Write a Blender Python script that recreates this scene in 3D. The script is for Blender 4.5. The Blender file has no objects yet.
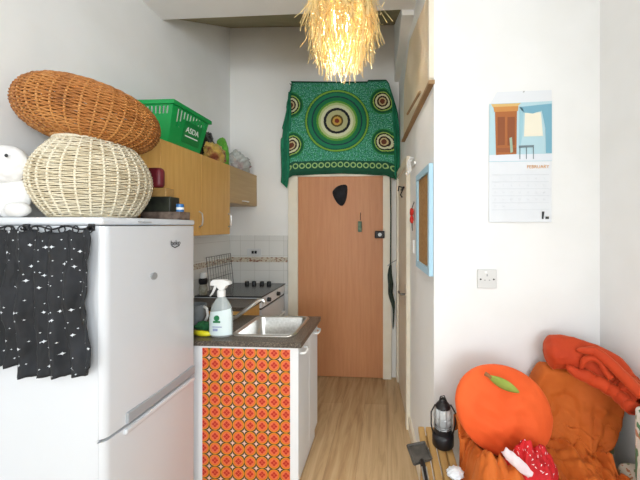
import bpy, bmesh, math, random
from mathutils import Vector, Matrix, noise
random.seed(7)
PI = math.pi
C = bpy.context.scene.collection
S = bpy.context.scene

# ------------------------------------------------------------------ camera, world, lights, exposure
YAW = math.radians(3.4); EYE = 1.48; FPX = 301.0; PCX, PCY = 370.0, 226.0
cam_d = bpy.data.cameras.new('camera'); cam = bpy.data.objects.new('camera', cam_d); C.objects.link(cam)
cam.location = (0, 0, EYE); cam.rotation_euler = (PI / 2, 0, YAW)
cam_d.sensor_width = 36; cam_d.lens = 36 * FPX / 640
cam_d.shift_x = (320 - PCX) / 640; cam_d.shift_y = (PCY - 240) / 640
cam_d.clip_start = 0.02
S.camera = cam

w = bpy.data.worlds.new('daylight'); S.world = w; w.use_nodes = True
w.node_tree.nodes['Background'].inputs[0].default_value = (0.86, 0.93, 1.0, 1)
w.node_tree.nodes['Background'].inputs[1].default_value = 1.0

def area(name, loc, target, sx, sy, power, col):
    d = bpy.data.lights.new(name, 'AREA'); d.shape = 'RECTANGLE'; d.size = sx; d.size_y = sy
    d.energy = power; d.color = col
    o = bpy.data.objects.new(name, d); C.objects.link(o); o.location = loc
    o.rotation_euler = (Vector(target) - Vector(loc)).to_track_quat('-Z', 'Y').to_euler()
    return o
area('rear_window_daylight', (-0.25, -6.95, 1.8), (-0.25, 3, 1.6), 2.0, 1.8, 118, (0.865, 0.94, 1.0))
area('added_side_window_light', (0.95, -1.5, 1.80), (-1.2, -1.4, 1.75), 1.7, 1.5, 88, (0.865, 0.94, 1.0))  # unseen side window light, added to brighten the left wall

S.view_settings.view_transform = 'Standard'; S.view_settings.look = 'None'
S.view_settings.gamma = 1; S.view_settings.use_curve_mapping = False
S.view_settings.exposure = 0.02

# ------------------------------------------------------------------ helpers
def at(px, py, y):
    """world point on the plane of depth y seen at a pixel of the 640x480 photograph"""
    t = (px - PCX) / FPX
    dx = -math.sin(YAW) + t * math.cos(YAW); dy = math.cos(YAW) + t * math.sin(YAW)
    k = y / dy
    return Vector((dx * k, y, EYE + (PCY - py) / FPX * k))

def lin(c):
    if isinstance(c, str):
        c = [int(c[i:i + 2], 16) / 255 for i in (0, 2, 4)]
        c = [x / 12.92 if x <= .04045 else ((x + .055) / 1.055) ** 2.4 for x in c]
    return (c[0], c[1], c[2], 1)

class E:
    """a node-tree expression"""
    def __init__(s, nt, v): s.nt = nt; s.v = v
    def _m(s, op, *a):
        n = s.nt.nodes.new('ShaderNodeMath'); n.operation = op
        for i, q in enumerate((s,) + a):
            q = q.v if isinstance(q, E) else q
            if isinstance(q, (int, float)): n.inputs[i].default_value = q
            else: s.nt.links.new(q, n.inputs[i])
        return E(s.nt, n.outputs[0])
    def __add__(s, o): return s._m('ADD', o)
    def __sub__(s, o): return s._m('SUBTRACT', o)
    def __mul__(s, o): return s._m('MULTIPLY', o)
    def __truediv__(s, o): return s._m('DIVIDE', o)
    def abs(s): return s._m('ABSOLUTE')
    def lt(s, o): return s._m('LESS_THAN', o)
    def gt(s, o): return s._m('GREATER_THAN', o)
    def min(s, o): return s._m('MINIMUM', o)
    def max(s, o): return s._m('MAXIMUM', o)
    def sqrt(s): return s._m('SQRT')
    def floor(s): return s._m('FLOOR')
    def fract(s): return s._m('FRACT')
    def sin(s): return s._m('SINE')
    def pow(s, o): return s._m('POWER', o)

class Mat:
    def __init__(s, name, col='cccccc', rough=.6, metal=0, **kw):
        s.m = bpy.data.materials.new(name); s.m.use_nodes = True; s.nt = s.m.node_tree
        s.b = s.nt.nodes['Principled BSDF']
        s.b.inputs['Base Color'].default_value = lin(col); s.b.inputs['Roughness'].default_value = rough
        s.b.inputs['Metallic'].default_value = metal
        for k, v in kw.items(): s.b.inputs[k.replace('_', ' ')].default_value = v
    def coord(s, kind='Object', scale=(1, 1, 1), rot=(0, 0, 0), loc=(0, 0, 0)):
        t = s.nt.nodes.new('ShaderNodeTexCoord'); mp = s.nt.nodes.new('ShaderNodeMapping')
        mp.inputs['Scale'].default_value = scale; mp.inputs['Rotation'].default_value = rot; mp.inputs['Location'].default_value = loc
        s.nt.links.new(t.outputs[kind], mp.inputs[0]); return mp.outputs[0]
    def xyz(s, kind='Object', **k):
        n = s.nt.nodes.new('ShaderNodeSeparateXYZ'); s.nt.links.new(s.coord(kind, **k), n.inputs[0])
        return [E(s.nt, o) for o in n.outputs]
    def noise(s, scale=5, detail=3, vec=None, rough=.5, dist=0):
        n = s.nt.nodes.new('ShaderNodeTexNoise'); n.inputs['Scale'].default_value = scale
        n.inputs['Detail'].default_value = detail; n.inputs['Roughness'].default_value = rough; n.inputs['Distortion'].default_value = dist
        s.nt.links.new(vec if vec is not None else s.coord(), n.inputs['Vector']); return E(s.nt, n.outputs[0])
    def ramp(s, e, stops, interp='LINEAR'):
        n = s.nt.nodes.new('ShaderNodeValToRGB'); n.color_ramp.interpolation = interp
        el = n.color_ramp.elements
        while len(el) < len(stops): el.new(1)
        for x, (p, c) in zip(el, stops): x.position = p
        for i, (p, c) in enumerate(stops): el[i].position = p; el[i].color = lin(c)
        s.nt.links.new(e.v, n.inputs[0]); return n.outputs[0]
    def mix(s, f, a, b, mode='MIX'):
        n = s.nt.nodes.new('ShaderNodeMixRGB'); n.blend_type = mode
        for i, q in enumerate((f, a, b)):
            q = q.v if isinstance(q, E) else q
            if isinstance(q, (int, float)): n.inputs[i].default_value = q if i == 0 else (q, q, q, 1)
            elif isinstance(q, (str, tuple)): n.inputs[i].default_value = lin(q)
            else: s.nt.links.new(q, n.inputs[i])
        return n.outputs[0]
    def base(s, sock): s.nt.links.new(sock, s.b.inputs['Base Color']); return s
    def bump(s, e, strength=.2, dist=.01):
        n = s.nt.nodes.new('ShaderNodeBump'); n.inputs['Strength'].default_value = strength; n.inputs['Distance'].default_value = dist
        s.nt.links.new(e.v if isinstance(e, E) else e, n.inputs['Height']); s.nt.links.new(n.outputs[0], s.b.inputs['Normal']); return s

def speck(name, a, b, scale=8, rough=.7, bump=0, stretch=(1, 1, 1), detail=4, lo=.35, hi=.65, **kw):
    m = Mat(name, a, rough, **kw); n = m.noise(scale, detail, m.coord(scale=stretch))
    m.base(m.ramp(n, [(lo, a), (hi, b)]))
    if bump: m.bump(n, bump)
    return m

# ---- mesh building
def box(bm, x0, x1, y0, y1, z0, z1, bev=0, seg=2):
    r = bmesh.ops.create_cube(bm, size=1)
    for v in r['verts']:
        v.co = Vector(((x0 + x1) / 2 + v.co.x * (x1 - x0), (y0 + y1) / 2 + v.co.y * (y1 - y0), (z0 + z1) / 2 + v.co.z * (z1 - z0)))
    if bev:
        es = list({e for v in r['verts'] for e in v.link_edges})
        bmesh.ops.bevel(bm, geom=es, offset=bev, segments=seg, affect='EDGES', profile=.5)
def loft(bm, a, b, cap=True):
    va = [bm.verts.new(p) for p in a]; vb = [bm.verts.new(p) for p in b]; n = len(a)
    for i in range(n): bm.faces.new((va[i], va[(i + 1) % n], vb[(i + 1) % n], vb[i]))
    if cap: bm.faces.new(va[::-1]); bm.faces.new(vb)
def lathe(bm, prof, c, seg=32, mat=None):
    c = Vector(c); rings = []
    for r, z in prof:
        rings.append([bm.verts.new(c + Vector((max(r, 1e-4) * math.cos(2 * PI * i / seg), max(r, 1e-4) * math.sin(2 * PI * i / seg), z))) for i in range(seg)])
    for a, b in zip(rings, rings[1:]):
        for i in range(seg): bm.faces.new((a[i], a[(i + 1) % seg], b[(i + 1) % seg], b[i]))
    bm.faces.new(rings[0][::-1]); bm.faces.new(rings[-1])
def tube(bm, pts, r, sides=8, closed=False, flat=1.0):
    pts = [Vector(p) for p in pts]; n = len(pts); rings = []; prev = None
    for i, p in enumerate(pts):
        if closed: t = pts[(i + 1) % n] - pts[i - 1]
        else: t = pts[min(i + 1, n - 1)] - pts[max(i - 1, 0)]
        t.normalize()
        if prev is None:
            u = t.cross(Vector((0, 0, 1)))
            if u.length < .1: u = t.cross(Vector((1, 0, 0)))
        else: u = prev - t * prev.dot(t)
        u.normalize(); prev = u; v = t.cross(u)
        rr = r[i] if isinstance(r, (list, tuple)) else r
        rings.append([bm.verts.new(p + (u * math.cos(2 * PI * k / sides) * flat + v * math.sin(2 * PI * k / sides)) * rr) for k in range(sides)])
    for i in range(n if closed else n - 1):
        a, b = rings[i], rings[(i + 1) % n]
        for k in range(sides): bm.faces.new((a[k], a[(k + 1) % sides], b[(k + 1) % sides], b[k]))
    if not closed: bm.faces.new(rings[0][::-1]); bm.faces.new(rings[-1])
def cyl(bm, p, q, r, sides=16, r2=None): tube(bm, [p, q], [r, r if r2 is None else r2], sides)
def grid(bm, fn, nu, nv, skip=None, wrap=False):
    uv = bm.loops.layers.uv.verify()
    vs = [[bm.verts.new(fn(i / nu, j / nv)) for i in range(nu + (0 if wrap else 1))] for j in range(nv + 1)]
    for j in range(nv):
        for i in range(nu):
            if skip and skip(i, j): continue
            i2 = (i + 1) % len(vs[0])
            f = bm.faces.new((vs[j][i], vs[j][i2], vs[j + 1][i2], vs[j + 1][i]))
            for l, (a, b) in zip(f.loops, ((i, j), (i + 1, j), (i + 1, j + 1), (i, j + 1))): l[uv].uv = (a / nu, b / nv)
def blob(bm, c, rad, amp=.0, freq=6, sub=4, seed=0, pw=1.0):
    r = bmesh.ops.create_icosphere(bm, subdivisions=sub, radius=1)
    for v in r['verts']:
        d = v.co.normalized(); k = 1 + amp * noise.fractal(d * freq + Vector((seed * 7.3, seed, -seed)), .6, 2, 4)
        q = Vector([math.copysign(abs(x) ** pw, x) for x in d])
        v.co = Vector((c[0] + q.x * rad[0] * k, c[1] + q.y * rad[1] * k, c[2] + q.z * rad[2] * k))

def obj(name, bm, mat, parent=None, smooth=False, thick=0, subsurf=0, recalc=True):
    if recalc: bmesh.ops.recalc_face_normals(bm, faces=bm.faces[:])
    me = bpy.data.meshes.new(name)
    root = parent
    while root is not None and root.parent is not None: root = root.parent
    if root is not None: bm.transform(ROOTS[root.name].inverted())
    bm.to_mesh(me); bm.free()
    me.materials.append(mat.m if isinstance(mat, Mat) else mat)
    if smooth is True: me.polygons.foreach_set('use_smooth', [True] * len(me.polygons))
    elif smooth:
        me.polygons.foreach_set('use_smooth', [True] * len(me.polygons)); me.set_sharp_from_angle(angle=math.radians(smooth))
    o = bpy.data.objects.new(name, me); C.objects.link(o)
    if parent is not None: o.parent = parent
    if thick:
        md = o.modifiers.new('thickness', 'SOLIDIFY'); md.thickness = thick; md.offset = 0
    if subsurf:
        md = o.modifiers.new('subdivision', 'SUBSURF'); md.levels = md.render_levels = subsurf
    return o
ROOTS = {}
def tag(o, label, cat, group=None):
    o['label'] = label; o['category'] = cat
    if group: o['group'] = group
    return o
def thing(name, label, cat, loc, group=None):
    o = bpy.data.objects.new(name, None); C.objects.link(o); o.location = loc; o.empty_display_size = .05
    ROOTS[o.name] = Matrix.Translation(Vector(loc)); return tag(o, label, cat, group)
def solo(name, bm, mat, label, cat, loc, group=None, **k):
    """a thing that is one mesh, its origin at its base"""
    bm.transform(Matrix.Translation(-Vector(loc)))
    o = obj(name, bm, mat, **k); o.location = loc; return tag(o, label, cat, group)
def struct(name, bm, mat, parent=None, **k):
    o = obj(name, bm, mat, parent, **k)
    o['kind'] = 'structure'; ROOTS[o.name] = Matrix.Identity(4); return o
def NB(): return bmesh.new()
def text(name, body, size, mat, parent, origin, xdir, ydir, extr=.0005, align='CENTER'):
    cu = bpy.data.curves.new(name, 'FONT'); cu.body = body; cu.size = size; cu.extrude = extr; cu.align_x = align; cu.align_y = 'CENTER'
    t = bpy.data.objects.new('tmp', cu); C.objects.link(t)
    bpy.context.view_layer.update()
    me = bpy.data.meshes.new_from_object(t.evaluated_get(bpy.context.evaluated_depsgraph_get()))
    bpy.data.objects.remove(t); bm = NB(); bm.from_mesh(me); bpy.data.meshes.remove(me)
    x = Vector(xdir).normalized(); y = Vector(ydir).normalized(); z = x.cross(y)
    M = Matrix.Identity(4)
    for i in range(3): M[i][0] = x[i]; M[i][1] = y[i]; M[i][2] = z[i]; M[i][3] = origin[i]
    bm.transform(M); return obj(name, bm, mat, parent, recalc=False)
def fr(p, k=1.0): return noise.fractal(Vector(p), .6, 2, 4) * k

# ------------------------------------------------------------------ materials
WALL = speck('white_wall_paint', 'f1f1f0', 'eceCea'.lower(), 3, .85, .03)
WALLC = speck('corridor_cream_paint', 'f0eee9', 'f2f0ec', 3, .8, .03)
CEIL = speck('ceiling_paint', 'f3f2f0', 'efeeec', 3, .9)
SLOPE = speck('olive_ceiling_slope', '8c8264', '9a8f70', 4, .9)  # even olive tone for the slope, darker than the flat ceiling
FRAME = speck('cream_gloss_paint', 'e6ddc9', 'ece5d4', 6, .45)
WHITE = Mat('white_enamel', 'd9dce0', .22)
WHITEP = Mat('white_plastic', 'f2f2f0', .35)
PANELW = Mat('white_melamine', 'eceef0', .4)
BLACK = Mat('black_plastic', '15161a', .4)
CHROME = Mat('chrome', 'e4e4e4', .3, 1)
STEEL = speck('brushed_steel', 'c9c8c4', 'dad9d6', 60, .28, 0, (1, 12, 1), metal=1)
DARKM = Mat('dark_metal', '2c2a2a', .45, .6)

def wood(name, a, b, dirn, rough=.45, sc=9, c=None):
    m = Mat(name, a, rough)
    st = [14, 14, 14]; st[dirn] = .9
    n = m.noise(sc / 3, 5, m.coord(scale=st), .6, .4)
    st2 = [90, 90, 90]; st2[dirn] = 2.5
    n2 = m.noise(2, 3, m.coord(scale=st2))
    c1 = m.ramp(n, [(.3, a), (.7, b)])
    m.base(m.mix(n2 * .22, c1, c or '7a5230')); m.bump(n2, .06); return m
CABW = wood('honey_wood_laminate', 'd8a657', 'e6b96e', 2, .4)
CABW2 = wood('pale_wood_laminate', 'b99a68', 'c3a675', 1, .4)
DOORW = wood('red_brown_door_veneer', 'c58459', 'd09364', 2, .5, 9, '935a38')
SLATW = wood('oiled_stool_wood', 'a8824a', 'bd975c', 1, .5)
TANW = wood('raw_board', '9a7a55', 'ac8b63', 1, .7)

# floor planks running away from the camera
FLOOR = Mat('oak_laminate_floor', 'b59a78', .42)
br = FLOOR.nt.nodes.new('ShaderNodeTexBrick')
FLOOR.nt.links.new(FLOOR.coord(rot=(0, 0, PI / 2)), br.inputs['Vector'])
br.inputs['Scale'].default_value = 1; br.inputs['Brick Width'].default_value = 1.25; br.inputs['Row Height'].default_value = .19
br.inputs['Mortar Size'].default_value = .0012; br.offset = .37
br.inputs['Color1'].default_value = lin('d8bd95'); br.inputs['Color2'].default_value = lin('b6956c'); br.inputs['Mortar'].default_value = lin('6f5a42')
n1 = FLOOR.noise(3, 5, FLOOR.coord(scale=(9, .8, 1)), .6, .6); n2 = FLOOR.noise(3, 3, FLOOR.coord(scale=(60, 2, 1)))
f1 = FLOOR.mix(.55, br.outputs[0], FLOOR.ramp(n1, [(.32, '8d6a47'), (.5, 'c2a278'), (.7, 'dcc29a')]))
FLOOR.base(FLOOR.mix(n2 * .22, f1, '8f7050'))

TOP = Mat('dark_stone_worktop', '58524c', .3)
tn = TOP.noise(160, 3); tn2 = TOP.noise(14, 3)
TOP.base(TOP.mix(tn2 * .5, TOP.ramp(tn, [(.35, '37322e'), (.52, '5e564d'), (.68, '8a7f72')]), '4c433a'))
HOB = Mat('black_glass_hob', '303436', .18)

def tilemat(name, rot):
    m = Mat(name, 'e6e4de', .2)
    b = m.nt.nodes.new('ShaderNodeTexBrick'); m.nt.links.new(m.coord(rot=rot), b.inputs['Vector'])
    b.offset = 0; b.inputs['Scale'].default_value = 1; b.inputs['Brick Width'].default_value = .148; b.inputs['Row Height'].default_value = .148
    b.inputs['Mortar Size'].default_value = .0022
    b.inputs['Color1'].default_value = lin('e6e4de'); b.inputs['Color2'].default_value = lin('e0ded8'); b.inputs['Mortar'].default_value = lin('cfccc4')
    m.base(b.outputs[0]); return m
TILEB = tilemat('white_tiles_back', (PI / 2, 0, 0)); TILEL = tilemat('white_tiles_left', (PI / 2, 0, PI / 2))
BORD = Mat('patterned_border_tile', 'cfc6b4', .3)
bn = BORD.noise(1, 2, BORD.coord(scale=(38, 38, 70)))
BORD.base(BORD.ramp(bn, [(.36, '8c5a48'), (.46, 'c9bda6'), (.62, 'd8d0c0'), (.72, '8f8468')]))

# ------------------------------------------------------------------ room shell
XL, YB, XR, YP = -1.59, 2.95, .981, 1.4555
def rwx(y): return .108 + .112 * (2.95 - y) / 1.4945
def RW(y, z, off=0): return Vector((rwx(y) - off * .9972, y - off * .0747, z))
Z2 = 3.75
b = NB(); box(b, -1.9, 1.3, -7.3, 3.2, -.12, 0); struct('floor', b, FLOOR)
b = NB(); box(b, XL - .12, XL, -7.0, YB + .12, 0, Z2); struct('wall_left', b, WALL)
b = NB(); box(b, XL, 1.1, YB, YB + .12, 0, Z2); struct('wall_back', b, WALLC)
b = NB()
box(b, XR, XR + .12, -7.0, -2.4, 0, Z2); box(b, XR, XR + .12, -.60, YP + .12, 0, Z2); box(b, XR, XR + .12, -2.4, -.6, 0, .95); box(b, XR, XR + .12, -2.4, -.6, 2.55, Z2)
struct('wall_right', b, WALL)
b = NB()
for y in (-2.37, -1.5, -.63): box(b, XR + .03, XR + .09, y - .03, y + .03, .95, 2.55)
for z in (.98, 2.52): box(b, XR + .03, XR + .09, -2.4, -.6, z - .03, z + .03)
struct('added_window_2', b, WHITEP)  # frame of the unseen side window, added along with its light
b = NB()   # the block to the right of the corridor
loft(b, [(rwx(YP), YP, 0), (XR, YP, 0), (XR, YB, 0), (rwx(YB), YB, 0)], [(rwx(YP), YP, Z2), (XR, YP, Z2), (XR, YB, Z2), (rwx(YB), YB, Z2)])
struct('wall_partition', b, WALL)
ZC = 2.94
b = NB(); box(b, XL, XR, -7.0, 2.04, ZC, ZC + .1); struct('ceiling', b, CEIL)
b = NB(); loft(b, [(XL, 2.04, ZC + .02), (XL, YB, 3.48), (XL, YB, 3.6), (XL, 2.04, ZC + .14)], [(.3, 2.04, ZC + .02), (.3, YB, 3.44), (.3, YB, 3.6), (.3, 2.04, ZC + .14)])
struct('ceiling_slope', b, SLOPE)
b = NB()
loft(b, [(.095, 2.045, 2.905), (rwx(2.045) + .01, 2.045, 2.905), (rwx(2.045) + .01, 2.045, 3.2), (.095, 2.045, 3.2)],
     [(.062, 2.95, 2.885), (.115, 2.95, 2.885), (.115, 2.95, 3.46), (.062, 2.95, 3.46)])
struct('trim_1', b, CEIL)
# wall behind the camera with its big window
b = NB()
box(b, XL, -1.3, -7.12, -7.0, 0, Z2); box(b, .8, XR, -7.12, -7.0, 0, Z2); box(b, -1.3, .8, -7.12, -7.0, 0, .85); box(b, -1.3, .8, -7.12, -7.0, 2.65, Z2)
struct('wall_front', b, WALL)
b = NB()
for x in (-1.27, -.25, .77): box(b, x - .03, x + .03, -7.1, -7.04, .85, 2.65)
for z in (.88, 2.62): box(b, -1.3, .8, -7.1, -7.04, z - .03, z + .03)
struct('window_1', b, WHITEP)
# tiles
b = NB(); box(b, XL, -.995, YB - .008, YB, .80, 1.385); struct('trim_2', b, TILEB)
b = NB(); box(b, XL, XL + .008, 1.62, YB - .008, .80, 1.385); struct('trim_3', b, TILEL)
b = NB(); box(b, XL + .009, -.995, YB - .012, YB - .008, 1.12, 1.168); box(b, XL + .008, XL + .012, 1.62, YB - .012, 1.12, 1.168); struct('trim_4', b, BORD)
# skirting along the partition side
b = NB()
loft(b, [RW(2.2, 0, 0), RW(2.2, 0, .016), RW(2.2, .09, .016), RW(2.2, .1, .006), RW(2.2, .1, 0)],
     [RW(YP, 0, 0), RW(YP, 0, .016), RW(YP, .09, .016), RW(YP, .1, .006), RW(YP, .1, 0)])
struct('baseboard_corridor', b, FRAME)
b = NB(); box(b, rwx(YP), XR, YP - .016, YP, 0, .1, .004); struct('baseboard_partition', b, FRAME)

# end door
xl, xr, zt = at(299, 200, YB).x, at(383, 200, YB).x, at(341, 177, YB).z
d1 = NB(); box(d1, xl, xr, YB - .03, YB - .002, .006, zt, .002); door1 = struct('door_1', d1, DOORW)
b = NB()
x0, x1 = at(289.5, 200, YB).x, at(391.5, 200, YB).x
box(b, x0, xl, YB - .045, YB - .002, 0, zt + .055, .004); box(b, xr, x1, YB - .045, YB - .002, 0, zt + .055, .004); box(b, xl, xr, YB - .044, YB - .002, zt, zt + .055, .004)
obj('door_frame', b, FRAME, door1)
b = NB(); p = at(380.5, 234.5, YB - .045); box(b, p.x - .055, p.x + .04, YB - .075, YB - .046, p.z - .035, p.z + .035, .008)
lk = obj('lock', b, DARKM, door1)
b = NB(); cyl(b, (p.x - .005, YB - .092, p.z), (p.x - .005, YB - .074, p.z), .017, 20); box(b, p.x - .009, p.x - .001, YB - .104, YB - .09, p.z - .018, p.z + .018, .002); obj('lock_knob', b, Mat('brushed_chrome', 'a9a9a7', .45, .8), lk)
b = NB()
for z in (.25, 1.0, 1.75): cyl(b, (xl - .002, YB - .05, z - .045), (xl - .002, YB - .05, z + .045), .007, 10)
obj('hinge', b, FRAME, door1)

# door in the corridor side wall
def rwbox(b, y0, y1, z0, z1, o0, o1):
    loft(b, [RW(y0, z0, o0), RW(y0, z0, o1), RW(y0, z1, o1), RW(y0, z1, o0)], [RW(y1, z0, o0), RW(y1, z0, o1), RW(y1, z1, o1), RW(y1, z1, o0)])
b = NB(); rwbox(b, 2.27, 2.86, .006, 1.93, .001, .014); door2 = struct('door_2', b, FRAME)
b = NB(); rwbox(b, 2.2, 2.27, 0, 1.99, .001, .03); rwbox(b, 2.86, 2.925, 0, 1.99, .001, .03); rwbox(b, 2.27, 2.86, 1.93, 1.99, .001, .03)
obj('door_frame', b, FRAME, door2)
b = NB(); rwbox(b, 2.31, 2.345, .87, 1.03, .014, .022); cyl(b, RW(2.327, .955, .02), RW(2.327, .955, .06), .008); tube(b, [RW(2.327, .955, .058), RW(2.38, .957, .062), RW(2.44, .953, .06)], .008)
obj('door_handle', b, Mat('dull_steel', '77756f', .4, .7), door2)

# ------------------------------------------------------------------ fridge freezer
FX = -1.05; FY0, FY1 = 1.06, 1.60; FZ = 1.5135; gap = .675
fr_ = thing('fridge_freezer', 'tall white fridge freezer with two doors standing beside the sink unit', 'fridge', (-1.31, 1.33, 0))
b = NB(); box(b, -1.575, -1.082, FY0, FY1, .03, FZ - .032, .004); obj('body', b, WHITE, fr_)
b = NB(); box(b, -1.083, -1.077, FY0 + .006, FY1 - .006, .07, FZ - .034); obj('door_seal', b, Mat('grey_rubber_seal', '8e9194', .7), fr_)
b = NB(); box(b, -1.578, FX - .012, FY0 - .002, FY1 + .002, FZ - .03, FZ, .01, 3); obj('top_panel', b, WHITE, fr_, smooth=35)
def fdoor(z0, z1):
    b = NB(); n = 22; prof = []
    # plan outline with a softly rounded front
    prof.append((-1.078, FY0)); R = .03
    for i in range(9): a = PI / 2 * i / 8; prof.append((FX - R + R * math.sin(a) - .006, FY0 + R - R * math.cos(a)))
    for i in range(1, 12):
        t = i / 12; prof.append((FX - .006 + .010 * math.sin(PI * t), FY0 + R + (FY1 - FY0 - 2 * R) * t))
    for i in range(9): a = PI / 2 * i / 8; prof.append((FX - R + R * math.cos(a) - .006, FY1 - R + R * math.sin(a)))
    prof.append((-1.078, FY1))
    loft(b, [(x, y, z0) for x, y in prof], [(x, y, z1) for x, y in prof]); return b
dU = obj('door', fdoor(gap + .006, FZ - .034), WHITE, fr_, smooth=40)
dL = obj('door', fdoor(.06, gap - .006), WHITE, fr_, smooth=40)
GREY = Mat('grey_plastic', '9b9d9e', .4)
b = NB(); box(b, FX - .02, FX + .009, FY0 + .09, FY1 - .03, gap + .008, gap + .052, .004); obj('handle', b, Mat('pale_grey_plastic', 'a4aaaf', .35), dU)
b = NB(); box(b, FX - .02, FX + .010, FY0 + .08, FY1 - .03, gap - .03, gap - .008, .006); obj('handle', b, WHITE, dL)
INK = Mat('dark_print', '23252b', .5)
p = at(167, 243.5, 1.43); text('logo', 'beko', .034, INK, dU, (FX + .0055, 1.425, EYE - (243 - 226) / 301 * 1.48), (0, 1, 0), (0, 0, 1))
b = NB(); tube(b, [(FX + .0055, 1.40, 1.383), (FX + .0055, 1.42, 1.374), (FX + .0055, 1.45, 1.383)], .0022, 6); obj('logo', b, INK, dU)
b = NB(); box(b, FX - .012, FX + .0, 1.22, 1.23, FZ - .018, FZ - .014); box(b, FX - .012, FX, 1.24, 1.28, FZ - .018, FZ - .015); obj('printed_mark', b, GREY, fr_)
for x in (-1.13, -1.52):
    for y in (FY0 + .05, FY1 - .05): b = NB(); cyl(b, (x, y, 0), (x, y, .035), .02); obj('foot', b, BLACK, fr_)
b = NB(); p = Vector((FX + .006, 1.285, 1.48 - 50 / 301 * 1.345)); cyl(b, p - Vector((.006, 0, 0)), p + Vector((.005, 0, 0)), .016, 24)
solo('fridge_magnet', b, GREY, 'small round grey magnet on the upper fridge door', 'magnet', p)

# curtain hung on the fridge side
CUR = Mat('black_star_fabric', '15171c', .75)
def stars(m, sc, th, off):
    v = m.nt.nodes.new('ShaderNodeTexVoronoi'); v.distance = 'MINKOWSKI'; v.inputs['Exponent'].default_value = .55; v.inputs['Scale'].default_value = sc; v.voronoi_dimensions = '2D'
    v.inputs['Randomness'].default_value = .85; m.nt.links.new(m.coord(rot=(PI / 2, 0, 0), loc=off), v.inputs['Vector'])
    return E(m.nt, v.outputs['Distance']).lt(th)
s1 = stars(CUR, 14, .105, (0, 0, 0)); s2 = stars(CUR, 24, .085, (3.1, 1.7, 0))
cb = CUR.ramp(CUR.noise(9, 3), [(.3, '0c0e11'), (.75, '202329')])
CUR.base(CUR.mix(s1.max(s2), cb, 'd8dbe0'))
cu = thing('curtain', 'short black star-print curtain hung on the near side of the fridge', 'curtain', (-1.3, 1.03, 1.0))
cx0, cx1 = -1.535, -1.085
def curt(u, v):
    x = cx0 + (cx1 - cx0) * u
    zt = 1.462 + .006 * math.sin(u * 40); zb = .945 - .022 * min(1, max(0, (u - .40) / .03)) + .016 * math.sin(u * 5) * (u < .4) + .006 * fr((u * 9, 0, 3)) + .03 * max(0, u - .6)
    if u > .93: zb += (u - .93) * .55
    z = zt + (zb - zt) * v
    x += (.012 * math.sin(v * 7 + 1) + .012 * v) * max(0, (u - .6) / .4)
    y = 1.030 - .011 * (.6 + .6 * v) * math.sin(u * 46 + .8 * math.sin(v * 3)) - .012 * fr((u * 6, v * 3, 1)) - .006 * math.sin(u * 19 + v)
    return (x, min(y, 1.05), z)
b = NB(); grid(b, curt, 150, 50); obj('cloth', b, CUR, cu, smooth=True, thick=.002)
b = NB(); pts = []
for i in range(60):
    u = i / 59; pts.append((cx0 - .03 + (cx1 - cx0 + .03) * u, 1.046, 1.474 + .006 * math.sin(u * 26) - (.012 if .35 < u < .48 else 0)))
tube(b, pts, .0035, 6); obj('curtain_wire', b, BLACK, cu)
for i in range(9):
    x = cx0 + .01 + i * (cx1 - cx0 - .02) / 8; b = NB()
    tube(b, [(x, 1.043 + .011 * math.cos(a * PI / 6), 1.467 + .013 * math.sin(a * PI / 6)) for a in range(12)], .0022, 6, True); obj('curtain_ring', b, BLACK, cu)
for x in (-1.36, -1.10):
    b = NB(); box(b, x - .012, x + .012, 1.052, 1.06, 1.462, 1.488, .003); tube(b, [(x, 1.052, 1.47), (x, 1.04, 1.466), (x, 1.038, 1.475)], .003, 6); obj('hook', b, BLACK, cu)

# ------------------------------------------------------------------ wicker baskets
def wicker(ribs, rows, prof, seg, rs, rr, M):
    """woven bowl: prof(t)->(radius,height); strands pass in and out of the ribs"""
    st, rb = NB(), NB()
    for j in range(rows):
        t = (j + .5) / rows; r, z = prof(t); pts = []
        for i in range(seg):
            a = 2 * PI * i / seg
            w_ = math.cos(ribs * .5 * a + PI * j) if ribs % 2 == 0 else math.cos(ribs * a / 2)
            rad = r + rs * 1.2 * w_; pts.append((rad * math.cos(a), rad * math.sin(a), z + .0012 * math.sin(a * 5 + j * 2.1)))
        tube(st, pts, rs, 5, True)
    for k in range(ribs):
        a = 2 * PI * (k + .0) / ribs; pts = []
        for i in range(25):
            r, z = prof(i / 24); pts.append((r * math.cos(a), r * math.sin(a), z))
        tube(rb, pts, rr, 6)
    for q in (st, rb): q.transform(M)
    return st, rb
def wick_mat(name, a, b_, c):
    m = Mat(name, a, .6); n = m.noise(14, 4); n2 = m.noise(5, 2)
    m.base(m.mix(n2 * .7, m.ramp(n, [(.3, c), (.48, a), (.7, b_)]), a)); return m
WB = wick_mat('bleached_wicker', 'd9ccae', 'eee6d2', 'b8a582'); WBR = Mat('bleached_wicker_rib', 'e3d9c1', .6)
BB = wick_mat('brown_wicker', 'a96a2e', 'c98d4c', '7a4518'); BBR = Mat('brown_wicker_rib', 'c58a4a', .55)
BC = (-1.30, 1.262)
wb = thing('wicker_basket', 'round pale wicker basket on top of the fridge, under the brown one', 'basket', (BC[0], BC[1], FZ))
def wprof(t):
    z = .006 + .325 * t; s = math.sin(PI * (.235 + .56 * t)); return .206 * s ** .95, z
st, rb = wicker(30, 46, wprof, 210, .0031, .0046, Matrix.Translation((BC[0], BC[1], FZ)))
obj('weave', st, WB, wb, smooth=True); obj('rib', rb, WBR, wb, smooth=True)
b = NB(); r, z = wprof(1); tube(b, [(BC[0] + r * math.cos(a * PI / 30), BC[1] + r * math.sin(a * PI / 30), FZ + .333) for a in range(60)], .008, 8, True); obj('rim', b, WBR, wb, smooth=True)
b = NB(); lathe(b, [(.142, .003), (.146, .006), (.0, .007)], (BC[0], BC[1], FZ), 40); obj('base', b, WB, wb)
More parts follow.
